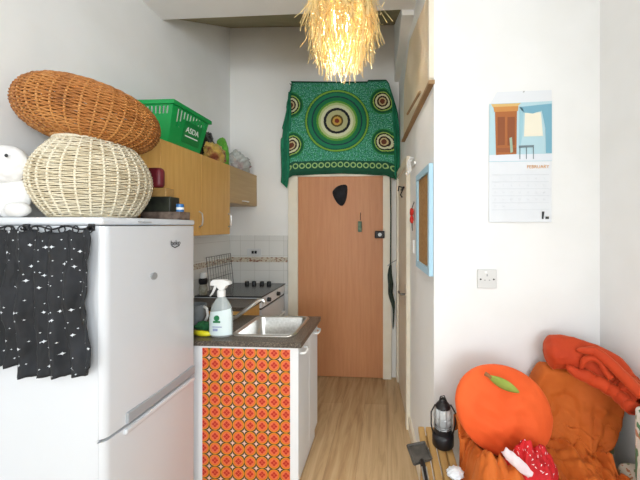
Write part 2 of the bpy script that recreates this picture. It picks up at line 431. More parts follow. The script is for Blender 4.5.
bb = thing('wicker_basket', 'flattened brown wicker basket lying tilted on the pale basket over the fridge', 'basket', (BC[0] - .005, BC[1], FZ + .335))
Mb = Matrix.Translation((BC[0] - .018, BC[1] - .012, FZ + .336)) @ Matrix.Rotation(math.radians(6.5), 4, 'Y') @ Matrix.Rotation(math.radians(-7), 4, 'X')
def bprof(t):
    a = -.42 * PI + t * (.92 * PI); r = .240 * math.cos(a) ** .55 if a < PI / 2 else 0
    return max(.012, r), .112 + .122 * math.sin(a)
st, rb = wicker(34, 56, bprof, 238, .0038, .0046, Mb)
obj('weave', st, BB, bb, smooth=True); obj('rib', rb, BBR, bb, smooth=True)
b = NB(); r, z = bprof(0); tube(b, [Mb @ Vector((r * math.cos(a * PI / 30), r * math.sin(a * PI / 30), z)) for a in range(60)], .008, 8, True); obj('rim', b, BBR, bb, smooth=True)

# white soft toy in the corner of the fridge top
PL = speck('white_plush', 'e6e5e3', 'dad9d7', 40, .95, .25)
pt = thing('soft_toy', 'white plush soft toy sitting left of the baskets on the fridge', 'soft toy', (-1.495, 1.10, FZ))
b = NB(); blob(b, (-1.492, 1.105, FZ + .088), (.082, .034, .088), .03, 3, 4, 2)
blob(b, (-1.425, 1.078, FZ + .03), (.05, .024, .03), .03, 3, 3, 1); obj('body', b, PL, pt, smooth=True)
b = NB(); blob(b, (-1.49, 1.09, FZ + .205), (.090, .042, .078), .03, 3, 4, 5); obj('head', b, PL, pt, smooth=True)
for s in (-.028, .03): b = NB(); blob(b, (-1.465 + s, 1.0505, FZ + .232), (.006, .004, .007), 0, 1, 2); obj('eye', b, BLACK, pt, smooth=True)

# stacked boxes on the fridge, far right
b = NB(); box(b, -1.27, -1.062, 1.475, 1.56, FZ, FZ + .040, .003)
solo('flat_box', b, speck('brown_grey_card', '4d3f38', '7b6a5e', 30, .6), 'flat brown-grey box at the bottom of the stack on the fridge', 'box', (-1.17, 1.52, FZ))
b = NB(); box(b, -1.275, -1.12, 1.485, 1.558, FZ + .040, FZ + .118, .004)
solo('storage_box', b, speck('black_green_card', '1c1d1a', '33372d', 25, .45), 'black box in the middle of the stack on the fridge', 'box', (-1.2, 1.52, FZ + .040))
tn_ = thing('tin', 'small blue and white tin beside the black box on the fridge', 'tin', (-1.09, 1.52, FZ + .040))
b = NB(); lathe(b, [(.018, 0), (.018, .04), (.016, .042), (0, .042)], (-1.09, 1.52, FZ + .040), 24); obj('body', b, Mat('blue_tin', '2f6fae', .3), tn_, smooth=30)
b = NB(); lathe(b, [(.0184, .012), (.0184, .024)], (-1.09, 1.52, FZ + .040), 24); obj('label_band', b, WHITEP, tn_, smooth=30)
b = NB(); box(b, -1.28, -1.145, 1.49, 1.553, FZ + .118, FZ + .165, .006)
solo('wooden_box', b, SLATW, 'small tan wooden box on the black box on the fridge', 'box', (-1.21, 1.52, FZ + .118))
b = NB(); box(b, -1.285, -1.182, 1.495, 1.545, FZ + .165, FZ + .274, .022, 4)
solo('case', b, speck('maroon_leather', '5c1420', '77202c', 12, .45), 'dark red rounded case on top of the stack on the fridge', 'case', (-1.23, 1.52, FZ + .165), smooth=40)

# ------------------------------------------------------------------ wall cabinets
CXF = -1.312
def wcab(y0, y1, z0, z1, doors, label, pale=False, handles=()):
    t = thing('wall_cabinet', label, 'cabinet', (-1.45, (y0 + y1) / 2, z0), 'kitchen wall cabinets')
    m = CABW2 if pale else CABW
    b = NB(); box(b, XL + .001, CXF - .02, y0 + .001, y1 - .001, z0, z1); obj('body', b, m, t)
    for k in range(doors):
        a = y0 + (y1 - y0) * k / doors + .0015; c = y0 + (y1 - y0) * (k + 1) / doors - .0015
        b = NB(); box(b, CXF - .018, CXF, a, c, z0 + .002, z1, .002); dr = obj('door', b, m, t)
        if k < len(handles):
            b = NB()
            if handles[k] == 'v':
                y = c - .025; tube(b, [(CXF, y, z0 + .06), (CXF + .022, y, z0 + .075), (CXF + .028, y, z0 + .115), (CXF + .022, y, z0 + .155), (CXF, y, z0 + .17)], .005, 8)
            else:
                y = (a + c) / 2; tube(b, [(CXF, y - .05, z0 + .03), (CXF + .02, y - .04, z0 + .03), (CXF + .02, y + .04, z0 + .03), (CXF, y + .05, z0 + .03)], .005, 8)
            obj('handle', b, CHROME, dr)
    return t
wcab(1.502, 1.664, 1.53, 1.985, 1, 'narrow honey wood wall cabinet behind the stack on the fridge')
wcab(1.664, 2.432, 1.412, 1.985, 2, 'double honey wood wall cabinet under the green shopping basket', handles='vv')
wcab(2.432, 2.948, 1.675, 1.985, 1, 'short pale wood wall cabinet above the cooker', True, handles='h')
CT = 1.985

# green shopping basket
GR = Mat('green_plastic', '0b9a4a', .35)
gb = thing('shopping_basket', 'green plastic shopping basket on top of the wall cabinets', 'basket', (-1.43, 1.88, CT))
def gcor(t):   # t 0 bottom, 1 top: corners near-left, near-right, far-right, far-left
    e = .028 * t; return [(-1.545 - e, 1.735 - e), (-1.318 + e * 1.9, 1.735 - e), (-1.318 + e * 1.9, 2.035 + e), (-1.545 - e, 2.035 + e)]
GH = .235
b = NB()
for s in range(4):
    def side(u, v, s=s):
        c = gcor(v); p, q = c[s], c[(s + 1) % 4]; return (p[0] + (q[0] - p[0]) * u, p[1] + (q[1] - p[1]) * u, CT + .004 + GH * v)
    grid(b, side, 24, 16, skip=lambda i, j, s=s: (11 <= j <= 13 and i % 2 == 1 and 2 <= i <= 21) or (s in (1, 3) and j in (7, 8, 9, 10) and i in (3, 5)))
c = gcor(0); b.faces.new([b.verts.new((x, y, CT + .004)) for x, y in c])
obj('body', b, GR, gb, thick=.004)
b = NB(); c = gcor(1); c2 = [(x + sx * .012, y + sy * .012) for (x, y), (sx, sy) in zip(c, ((-1, -1), (1, -1), (1, 1), (-1, 1)))]
for i in range(4):
    p, q, p2, q2 = c[i], c[(i + 1) % 4], c2[i], c2[(i + 1) % 4]
    za, zb_ = CT + GH - .018, CT + GH + .006
    loft(b, [(p[0], p[1], za), (p2[0], p2[1], za), (p2[0], p2[1], zb_), (p[0], p[1], zb_)], [(q[0], q[1], za), (q2[0], q2[1], za), (q2[0], q2[1], zb_), (q[0], q[1], zb_)])
obj('rim', b, GR, gb)
for x in (-1.56, -1.28): b = NB(); tube(b, [(x, 1.72, CT + GH + .010), (x, 2.04, CT + GH + .010)], .006); obj('handle', b, GR, gb)
b = NB()
def fx(z): t = (z - CT) / GH; return -1.318 + .028 * t * 1.9
b = NB(); za, zb_ = CT + .03, CT + .165
loft(b, [(fx(za) + .003, 1.83, za), (fx(za) + .003, 2.0, za), (fx(zb_) + .003, 2.0, zb_), (fx(zb_) + .003, 1.83, zb_)],
     [(fx(za) + .006, 1.83, za), (fx(za) + .006, 2.0, za), (fx(zb_) + .006, 2.0, zb_), (fx(zb_) + .006, 1.83, zb_)])
lp = obj('label_panel', b, Mat('dark_green_plastic', '07803c', .35), gb)
n_ = Vector((GH, 0, -.0532)).normalized()
text('logo', 'ASDA', .050, WHITEP, lp, (fx(CT + .112) + .0075, 1.912, CT + .112), (0, 1, 0), (.0532, 0, GH), .001)
b = NB(); z = CT + .074; box(b, fx(z) + .0065, fx(z) + .008, 1.85, 1.975, z - .004, z + .004); obj('printed_line', b, WHITEP, lp)

# bags piled behind it
def bag(name, c, rad, mat, label, amp=.35, freq=2.2, seed=0, cat='bag'):
    b = NB(); blob(b, (0, 0, 0), rad, amp, freq, 5, seed)
    for v in b.verts: v.co.z = max(v.co.z, -rad[2] * .72)
    zmin = min(v.co.z for v in b.verts); xr_ = 0
    b.transform(Matrix.Translation((c[0], c[1], CT - zmin + .001 + c[2])))
    return solo(name, b, mat, label, cat, (c[0], c[1], CT + c[2]), smooth=True)
bag('plastic_bag', (-1.375, 2.32, .0), (.055, .12, .085), speck('yellow_packet', 'd9b65f', '8f4a33', 9, .3, .2, lo=.5, hi=.62), 'yellow and dark red food packet on the cabinets behind the green basket', .25, 2.4, 3)
bag('black_bag', (-1.505, 2.37, .0), (.07, .125, .165), speck('black_bag_plastic', '141314', '2b2624', 8, .35, .2), 'black bag standing behind the yellow packet on the cabinets', .18, 2, 5)
bag('green_bag', (-1.44, 2.545, .0), (.048, .052, .155), speck('bright_green_plastic', '57a631', '6fbb46', 12, .5), 'bright green bag standing beside the black bag on the cabinet tops', .2, 2, 7)
bag('clear_bag', (-1.42, 2.765, .0), (.095, .155, .105), speck('clear_bag_film', 'e0e4df', 'c9938f', 6, .25, .3, lo=.52, hi=.72, Alpha=.62), 'clear plastic bag spread at the far end of the cabinet tops', .3, 2.3, 11)

# ------------------------------------------------------------------ base units, worktop, sink
WT = .841; SX = -.474; SY0, SY1 = 1.62, 2.10
su = thing('sink_unit', 'white sink base unit with a patterned end panel, beside the fridge', 'cabinet', (-1.0, 1.86, 0))
b = NB()
box(b, XL + .01, -1.0, SY0 + .03, SY1 - .01, 0, WT - .032); box(b, -1.0, SX - .04, SY0 + .03, SY1 - .01, 0, WT - .22)
box(b, -1.0, SX - .04, SY0 + .03, SY0 + .045, WT - .22, WT - .032); box(b, -1.0, SX - .04, SY1 - .025, SY1 - .01, WT - .22, WT - .032); box(b, SX - .055, SX - .04, SY0 + .045, SY1 - .025, WT - .22, WT - .032)
obj('body', b, PANELW, su)
b = NB(); box(b, XL + .01, SX - .019, SY0 + .014, SY0 + .03, .0, WT - .031, .001); obj('end_panel', b, PANELW, su)
PAT = Mat('retro_orange_pattern', 'e08050', .45)
X, Y, Zc = PAT.xyz(); P_ = .0675
u = (X / P_).fract() - .5; v = (Zc / P_).fract() - .5
au, av = u.abs(), v.abs(); r = (u * u + v * v).sqrt()
cu_, cv = au * -1 + .5, av * -1 + .5
col = PAT.mix((r - .452).abs().lt(.026), '4a2a1a', 'e09a22')          # thin yellow outline on brown
col = PAT.mix((r).lt(.43), col, 'dd6a1e')
col = PAT.mix((r).lt(.345), col, 'e2704a')
petal = (au + av).lt(.27)._m('MULTIPLY', (au - av).abs().gt(.03)) 
col = PAT.mix((au + av).lt(.285), col, 'b81a12')
col = PAT.mix((au - av).abs().lt(.022)._m('MULTIPLY', r.lt(.21)), col, 'e2704a')
sd = (cu_.sqrt() + cv.sqrt())
col = PAT.mix((cu_ + cv).lt(.255), col, '3c2216')
col = PAT.mix(sd.lt(.55), col, 'e2bcae')
PAT.base(col)
ROOT_SU = (-1.0, 1.86, 0)
px0, px1 = at(202.5, 400, SY0 + .012).x, at(290.0, 400, SY0 + .012).x
b = NB(); box(b, px0, px1, SY0 + .0105, SY0 + .0135, .03, WT - .045); obj('patterned_cover', b, PAT, su)
for k, (a, c) in enumerate(((SY0 + .032, SY0 + .245), (SY0 + .249, SY1 - .012))):
    b = NB(); box(b, SX - .038, SX - .02, a, c, .1, WT - .036, .003); dr = obj('door', b, PANELW, su)
    b = NB(); ym = a + .06 if k == 0 else c - .06; z = WT - .075
    for q in range(1):
        tube(b, [(SX - .02, ym - .045, z), (SX + .004, ym - .04, z - .004), (SX + .008, ym, z - .006), (SX + .004, ym + .04, z - .004), (SX - .02, ym + .045, z)], .007, 8)
    obj('handle', b, WHITEP, dr, smooth=True)
b = NB(); box(b, XL + .02, SX - .06, SY0 + .05, SY1 - .03, 0, .1)
b.free()
# worktop (with the bowl's opening)
SKX0, SKX1, SKY0, SKY1 = -.915, -.543, 1.70, 2.082
b = NB()
box(b, XL + .009, SKX0 + .01, SY0, SY1, WT - .03, WT); box(b, SKX1 - .01, SX, SY0, SY1, WT - .03, WT)
box(b, SKX0 + .01, SKX1 - .01, SY0, SKY0 + .01, WT - .03, WT); box(b, SKX0 + .01, SKX1 - .01, SKY1 - .01, SY1, WT - .03, WT)
solo('worktop', b, TOP, 'dark speckled worktop around the steel sink', 'worktop', (-1.0, 1.86, WT - .03))
b = NB(); px = at(291.5, 346, SY0).x; box(b, px - .001, px + .001, SY0 - .001, SY0 + .001, WT - .029, WT + .0005); b.free()
sk = thing('sink', 'stainless steel sink bowl set into the dark worktop', 'sink', (-.73, 1.88, WT))
def rr(x0, x1, y0, y1, z, R, n=6):
    o = []
    for cx, cy, a0 in ((x1 - R, y1 - R, 0), (x0 + R, y1 - R, PI / 2), (x0 + R, y0 + R, PI), (x1 - R, y0 + R, 1.5 * PI)):
        for i in range(n + 1): a = a0 + PI / 2 * i / n; o.append(Vector((cx + R * math.cos(a), cy + R * math.sin(a), z)))
    return o
def rings(b, rs, cap_last=True):
    vs = [[b.verts.new(p) for p in r] for r in rs]; n = len(vs[0])
    for a, c in zip(vs, vs[1:]):
        for i in range(n): b.faces.new((a[i], a[(i + 1) % n], c[(i + 1) % n], c[i]))
    if cap_last: b.faces.new(vs[-1])
def rim_ring(dz, ins, R): return rr(SKX0 + ins, SKX1 - ins, SKY0 + ins, SKY1 - ins, WT + dz, R)
b = NB(); rings(b, [rim_ring(.001, -.004, .05), rim_ring(.006, -.002, .05), rim_ring(.008, .004, .048), rim_ring(.006, .016, .04), rim_ring(-.004, .020, .04), rim_ring(-.11, .026, .045), rim_ring(-.135, .038, .045), rim_ring(-.142, .075, .05)])
obj('bowl', b, STEEL, sk, smooth=True)
b = NB(); lathe(b, [(.03, -.1405), (.03, -.138), (.022, -.138), (.018, -.141), (0, -.141)], (-.73, 1.88, WT), 24); obj('drain', b, CHROME, sk)
tp = thing('tap', 'chrome mixer tap with a long rising spout at the left of the sink', 'tap', (-1.032, 1.90, WT))
b = NB(); lathe(b, [(.026, 0), (.026, .006), (.018, .012), (.016, .05), (.012, .055), (0, .055)], (-1.032, 1.90, WT), 24); obj('base', b, CHROME, tp, smooth=40)
b = NB(); tube(b, [(-1.032, 1.90, WT + .03), (-.99, 1.91, WT + .045), (-.93, 1.925, WT + .09), (-.88, 1.935, WT + .128), (-.85, 1.94, WT + .148), (-.828, 1.942, WT + .152), (-.815, 1.943, WT + .142), (-.812, 1.943, WT + .125)], [.012, .0125, .0125, .0125, .0125, .013, .013, .012], 12); obj('spout', b, CHROME, tp, smooth=True)
b = NB(); cyl(b, (-1.032, 1.90, WT + .05), (-1.032, 1.90, WT + .075), .014); tube(b, [(-1.032, 1.90, WT + .07), (-1.045, 1.94, WT + .085), (-1.055, 1.97, WT + .09)], .006); obj('lever', b, CHROME, tp, smooth=True)

# corner base unit next to the cooker
BT = .895
cb_ = thing('base_unit', 'honey wood base unit with dark worktop between sink and cooker', 'cabinet', (-1.3, 2.24, 0))
b = NB(); box(b, XL + .009, -1.05, SY1 + .002, 2.365, 0, BT - .03); obj('body', b, CABW, cb_)
b = NB(); box(b, -1.05, -1.03, SY1 + .004, 2.363, .1, BT - .034, .002); obj('door', b, CABW, cb_)
b = NB(); box(b, XL + .009, -1.015, SY1 + .002, 2.365, BT - .03, BT, .003); obj('worktop', b, TOP, cb_)

# cooker
HZ = .911; KX = -1.018; KY0, KY1 = 2.37, 2.925
ck = thing('cooker', 'white freestanding cooker with a dark glass hob in the far corner', 'cooker', (-1.3, 2.65, 0))
b = NB(); box(b, XL + .012, KX - .02, KY0, KY1, .03, HZ - .012, .003); obj('body', b, WHITE, ck)
b = NB(); box(b, XL + .012, KX + .004, KY0, KY1 + .01, HZ - .012, HZ, .003); hb = obj('hob', b, HOB, ck)
b = NB(); box(b, KX - .02, KX, KY0 + .002, KY1 - .002, HZ - .095, HZ - .014, .002); cp = obj('control_panel', b, PANELW, ck)
for y in (2.50, 2.72):
    b = NB(); cyl(b, (KX, y, HZ - .055), (KX + .025, y, HZ - .055), .02, 20, .017); obj('knob', b, BLACK, cp, smooth=40)
for px in (247, 254, 262, 269):
    p = at(px, 284.5, 2.87); b = NB(); lathe(b, [(.021, 0), (.019, .028), (.014, .03), (0, .03)], (p.x, 2.87, HZ), 20); obj('knob', b, BLACK, hb, smooth=40)
b = NB(); box(b, KX - .02, KX - .004, KY0 + .004, KY1 - .004, HZ - .108, HZ - .098); obj('dark_gap_strip', b, BLACK, ck)  # shaded gap above the oven door, made as a black strip
b = NB(); box(b, KX - .02, KX, KY0 + .004, KY1 - .004, .16, HZ - .112, .004); od = obj('oven_door', b, WHITE, ck)
b = NB(); box(b, KX, KX + .002, KY0 + .08, KY1 - .08, .22, .58); obj('window', b, HOB, od)
b = NB(); tube(b, [(KX, KY0 + .08, .655), (KX + .03, KY0 + .08, .655), (KX + .03, KY1 - .08, .655), (KX, KY1 - .08, .655)], .008); obj('handle', b, WHITEP, od)
# wire rack leaning in the corner
RKM = Mat('dull_wire', '6d6a66', .5, .6)
wr = thing('wire_rack', 'wire cooling rack leaning against the tiles behind the cooker', 'rack', (-1.55, 2.75, HZ))
b = NB()
def rk(u, v): return Vector((-1.535 - .03 * v, 2.51 + .40 * u, HZ + .006 + .29 * v))
tube(b, [rk(0, 0), rk(1, 0), rk(1, 1), rk(0, 1)], .003, 6, True); obj('frame', b, RKM, wr)
b = NB()
for i in range(1, 10): cyl(b, rk(i / 10, 0), rk(i / 10, 1), .0016, 6)
for v in (.33, .66): cyl(b, rk(0, v), rk(1, v), .0022, 6)
obj('wires', b, RKM, wr)
b = NB(); lathe(b, [(.035, 0), (.038, .05), (.034, .11), (.034, .118), (0, .118)], (0, 0, 0), 24)
gd = thing('pepper_grinder', 'clear and black grinder jar standing on the hob by the left tiles', 'grinder', (-1.535, 2.42, HZ)); b.free()
b = NB(); lathe(b, [(.030, 0), (.032, .05), (.026, .085), (0, .085)], (-1.535, 2.42, HZ), 24); obj('jar', b, speck('cloudy_glass_jar', 'b9b7a8', '8a8674', 30, .2), gd, smooth=40)
b = NB(); lathe(b, [(.028, .085), (.034, .10), (.034, .125), (.025, .135), (0, .135)], (-1.535, 2.42, HZ), 24); obj('collar', b, BLACK, gd, smooth=40)
b = NB(); lathe(b, [(.022, .135), (.028, .155), (.024, .18), (.012, .188), (0, .188)], (-1.535, 2.42, HZ), 24); obj('cap', b, WHITEP, gd, smooth=40)
# things on the sink worktop
jg = thing('jug', 'grey jug half hidden by the fridge on the worktop', 'jug', (-1.235, 1.87, WT))
b = NB(); lathe(b, [(.045, 0), (.052, .01), (.06, .10), (.062, .135), (.058, .135), (.05, .02), (0, .015)], (-1.235, 1.87, WT), 32); obj('body', b, speck('grey_glaze', '767a7c', '8d9193', 10, .3), jg, smooth=50)
b = NB(); tube(b, [(-1.178, 1.858, WT + .125), (-1.15, 1.85, WT + .115), (-1.142, 1.848, WT + .07), (-1.165, 1.852, WT + .025), (-1.182, 1.858, WT + .02)], .008, 8); obj('handle', b, WHITEP, jg, smooth=True)

p0 = at(221.5, 340, 1.70); BX, BY = p0.x, 1.70
sb = thing('spray_bottle', 'clear spray bottle with white trigger and pale label on the worktop', 'bottle', (BX, BY, WT))
def oval(b, prof, c, seg=28, fl=.55):
    rings(b, [[Vector((c[0] + r * math.cos(2 * PI * i / seg) , c[1] + r * fl * math.sin(2 * PI * i / seg), c[2] + z)) for i in range(seg)] for r, z in prof])
CLR = Mat('clear_bottle_plastic', 'dfe9e8', .08, 0, Alpha=.42)
b = NB(); oval(b, [(.05, 0), (.058, .005), (.060, .03), (.058, .12), (.048, .16), (.030, .19), (.018, .205), (.016, .222), (.001, .222)], (BX, BY, WT)); obj('bottle_body', b, CLR, sb, smooth=50)
LAB = Mat('pale_aqua_label', 'dcebec', .4)
b = NB(); grid(b, lambda u, v: (BX + .0612 * math.sin((u - .5) * 2.6) * (1 if v < .7 else 1 - (v - .7) * .3), BY - .0345 * math.cos((u - .5) * 2.6) - .001, WT + .012 + (.135 - .02 * (1 - u)) * v), 20, 10)
lb = obj('label', b, LAB, sb, smooth=True)
GRN = Mat('logo_green', '1f7a4a', .4)
b = NB(); lathe(b, [(.014, -.001), (.014, .001)], (0, 0, 0), 24); b.transform(Matrix.Translation((BX - .004, BY - .0372, WT + .102)) @ Matrix.Rotation(PI / 2, 4, 'X')); obj('logo', b, GRN, lb)
b = NB(); box(b, BX - .022, BX + .014, BY - .0382, BY - .036, WT + .078, WT + .088); obj('logo', b, GRN, lb)
b = NB(); box(b, BX - .026, BX + .022, BY - .0375, BY - .0355, WT + .055, WT + .059); box(b, BX - .024, BX + .0, BY - .0375, BY - .0355, WT + .036, WT + .048); obj('printed_line', b, Mat('label_lavender', '8f9cc0', .4), lb)
b = NB()
lathe(b, [(.02, .205), (.02, .235), (.014, .24), (.014, .25), (0, .25)], (BX, BY, WT), 20)
tr = [(-.052, .262), (-.05, .283), (-.035, .292), (.02, .292), (.045, .282), (.05, .268), (.03, .262), (.022, .246), (-.012, .246), (-.02, .262)]
loft(b, [(BX + x, BY - .013, WT + z) for x, z in tr], [(BX + x, BY + .013, WT + z) for x, z in tr])
obj('sprayer_head', b, WHITEP, sb, smooth=40)
b = NB(); tube(b, [(BX - .028, BY, WT + .262), (BX - .036, BY, WT + .245), (BX - .045, BY, WT + .225), (BX - .06, BY, WT + .205)], [.008, .007, .006, .004], 8); obj('trigger', b, WHITEP, sb, smooth=True)
b = NB(); cyl(b, (BX, BY, WT + .01), (BX + .008, BY, WT + .22), .0025, 8); obj('dip_tube', b, WHITEP, sb)
for o_ in [sb]: o_.scale = (1.14, 1.14, 1.12)
p = at(204, 339, 1.68)
b = NB(); tube(b, [(p.x - .07, 1.70, WT + .016), (p.x - .02, 1.683, WT + .017), (p.x + .02, 1.678, WT + .017), (p.x + .043, 1.68, WT + .013)], [.014, .017, .015, .006], 10)
solo('washing_up_glove', b, Mat('yellow_rubber', 'e6dc2a', .4), 'bright yellow rolled rubber glove at the worktop edge', 'glove', (p.x, 1.69, WT), smooth=True)
p = at(206, 331, 1.78)
b = NB(); blob(b, (p.x - .01, 1.78, WT + .026), (.055, .035, .026), .25, 2.5, 4, 4)
for v_ in b.verts: v_.co.z = max(v_.co.z, WT + .001)
solo('scouring_cloth', b, speck('dark_green_fibre', '1f5a35', '2f7a48', 40, .9, .3), 'dark green scouring cloth behind the yellow glove', 'cloth', (p.x, 1.78, WT), smooth=True)

def socket(label, c, w_, h_, wall, n):
    """a British socket plate facing -y"""
    t = thing('socket', label, 'socket', c)
    x, y, z = c; b = NB(); box(b, x - w_ / 2, x + w_ / 2, y - .009, y, z - h_ / 2, z + h_ / 2, .003); pl = obj('plate', b, Mat('socket_plate', 'd8d8d6', .35), t)
    return t, pl
p = at(486.5, 278.5, YP)
t, pl = socket('white wall socket under the calendar', (p.x, YP - .001, p.z), .088, .088, 0, 1)
for s in (-.03, .03): b = NB(); cyl(b, (p.x + s, YP - .012, p.z - .002), (p.x + s, YP - .009, p.z - .002), .004, 10); obj('screw', b, DARKM, pl)
b = NB(); box(b, p.x - .003, p.x + .003, YP - .0105, YP - .0095, p.z + .012, p.z + .022); box(b, p.x - .014, p.x - .007, YP - .0105, YP - .0095, p.z - .008, p.z - .004); box(b, p.x + .007, p.x + .014, YP - .0105, YP - .0095, p.z - .008, p.z - .004); obj('pin_hole', b, GREY, pl)
b = NB(); box(b, p.x - .012, p.x - .002, YP - .014, YP - .009, p.z + .026, p.z + .036, .001); obj('switch', b, WHITEP, pl)
p = at(254.5, 252.3, YB - .008)
t, pl = socket('double wall socket on the tiles behind the cooker', (p.x, YB - .0085, p.z), .146, .075, 0, 2)
for s in (-.012, .018):
    b = NB(); box(b, p.x + s - .011, p.x + s + .011, YB - .026, YB - .0175, p.z - .012, p.z + .016, .002); obj('switch', b, BLACK, pl)

# ------------------------------------------------------------------ tapestry above the door
TAP = Mat('green_mandala_cloth', '2c7a5a', .9)
U, V, _ = TAP.xyz('UV')
TW, TH = 109.0, 95.0                      # photograph pixels covered by the cloth (left 286, top 80)
Xp = U * TW; Yp = V * TH                   # Yp measured down from the top edge
nz = TAP.noise(90, 3, TAP.coord('UV')); nz2 = TAP.noise(34, 4, TAP.coord('UV'))
bg = TAP.ramp(nz, [(.33, '10523f'), (.44, '278063'), (.55, '52a78e'), (.68, '8accb9')])
bg = TAP.mix(nz2.gt(.56) * .7, bg, '2b8f55')
def disc(bg, cx, cy, stops, R):
    dx, dy = Xp - cx, Yp - cy; rad = (dx * dx + dy * dy).sqrt() + (nz - .5) * 1.6
    c = TAP.ramp(rad / R, stops, 'CONSTANT'); return TAP.mix(rad.lt(R), bg, c)
big = [(0, '7a2f22'), (.07, 'c7a04c'), (.13, '5b4a1c'), (.19, 'b9b98a'), (.33, '141a20'), (.41, 'd8dcb8'), (.50, 'b9c98a'), (.57, '5fa03a'), (.63, '1d7a4a'), (.74, '1c3f4a'), (.78, '1f7f58'), (.88, '17624a'), (.92, '7fae3a'), (.97, '1c6a40')]
small = [(0, '6a3a2a'), (.2, 'cbb98a'), (.3, '3a2a20'), (.42, 'd3d6b0'), (.56, '15201c'), (.66, '9dbf5a'), (.74, '0f5a38'), (.92, '2f8a4a')]
bg = disc(bg, 51, 40.5, big, 32.5)
for cx, cy in ((96.5, 21.5), (98, 61.5), (4.5, 24), (5.5, 64)): bg = disc(bg, cx, cy, small, 13)
band = Yp.gt(81); bx = (Xp / 6.4).fract() - .5; by = (Yp - 85.6) / 6.4; br_ = (bx * bx + by * by).sqrt()
bc = TAP.mix((br_ - .36).abs().lt(.09), '14503a', '9cc07a')
bg = TAP.mix(band, bg, bc)
bg = TAP.mix(Yp.gt(91.5)._m('MAXIMUM', Yp.lt(1.8)), bg, '0f4a33')
side_ = Xp.lt(4)._m('MAXIMUM', Xp.gt(106))
TAP.base(TAP.mix(side_, bg, '14694c'))
tps = thing('tapestry', 'green mandala-patterned cloth pinned to the wall above the door', 'tapestry', at(340, 172, YB - .06))
def tapf(u, v):
    px = 286 + TW * u; py = 81 + TH * v
    py += 3.0 * math.sin(PI * u) * (1 - v) * .2 - 2.5 * v * (1 - abs(2 * u - 1)) - (1.5 if u > .75 else 0) * (1 - v)
    if u < .06: k = 1 - u / .06; px += -3 * k * min(1, v * 1.6) + 4.5 * k * (1 - min(1, v * 1.8)) + 2 * k * fr((v * 6, 0, 0)); py += 6 * k * v
    if u > .92: k = (u - .92) / .08; px += 4.5 * k * min(1, v * 2) - 6 * k * (1 - min(1, v * 3)); py += 5 * k * v + 4 * k * (1 - min(1, v * 4))
    y = YB - .06 - .010 * math.sin(u * 14 + 1) - .012 * fr((u * 5, v * 3, 9)) - .02 * (max(0, .08 - u) + max(0, u - .9)) / .08
    return at(px, py, y)
b = NB(); grid(b, tapf, 110, 80); obj('cloth', b, TAP, tps, smooth=True, thick=.003)
FLAP = speck('plain_green_cloth', '0f6b4c', '1d8560', 14, .9, .2)
b = NB()
def flap(u, v):
    top, bot = at(289 , 92, YB), at(284, 187, YB); px = 289 - 5.5 * v + 1.0 * math.sin(v * 9); wpx = 1 + 7.5 * min(1, v * 2.5) - 2.5 * (v > .8) * (v - .8) * 5
    py = 92 + 92 * v + (6 * (u - .3) * v)
    if .40 < v < .52: wpx -= 2.5
    return at(px - wpx * .5 + wpx * u, py, YB - .085 - .014 * math.sin(u * 9) - .008 * math.sin(v * 12))
grid(b, flap, 14, 50); obj('side_fold', b, FLAP, tps, smooth=True, thick=.003)
b = NB()
def flap2(u, v):
    px = 392 + 5 * math.sin(min(1, v * 1.6) * PI / 2); wpx = 1 + 6 * min(1, v * 3) - 2 * v
    return at(px - wpx * .5 + wpx * u, 92 + 84 * v + 4 * u, YB - .10 - .012 * math.sin(u * 8) - .006 * math.sin(v * 11))
grid(b, flap2, 14, 50); obj('side_fold', b, FLAP, tps, smooth=True, thick=.003)
for px, py in ((290, 82), (340, 81), (388, 84)):
    b = NB(); p = at(px, py + 1.5, YB - .074); cyl(b, p, p + Vector((0, .072, 0)), .004, 8); obj('pin', b, BLACK, tps)

# things hung on and beside the end door
b = NB(); pts = [(333, 190), (337, 185.5), (344, 184), (347.5, 184.5), (347, 194), (345.5, 201), (342.5, 207), (338, 204.5), (334, 199), (331.5, 192)]
ctr = at(340, 195, YB - .06)
def capr(k, yy): return [ctr + (at(a, c_, YB - .06) - ctr) * k + Vector((0, yy, 0)) for a, c_ in pts]
rings(b, [capr(1.0, .028), capr(1.03, .015), capr(.9, -.005), capr(.6, -.022), capr(.25, -.03)])
solo('cap', b, speck('black_felt', '17171a', '26262b', 20, .95, .3), 'black felt cap hung high on the wooden door', 'cap', ctr, smooth=True, subsurf=1)
p = at(360.5, 214, YB - .035)
kh = thing('key_fob', 'green key fob hanging from a hook on the wooden door', 'keyring', p)
b = NB(); tube(b, [p + Vector((0, .004, .012)), p + Vector((0, -.012, .008)), p + Vector((0, -.012, -.06))], .003, 6); obj('cord', b, DARKM, kh)
b = NB(); q = p + Vector((-.004, -.012, -.12)); box(b, q.x - .02, q.x + .018, q.y - .008, q.y + .006, q.z - .055, q.z + .05, .007, 3); obj('fob', b, speck('mottled_green', '4e6a55', '7a8a6e', 30, .6), kh)
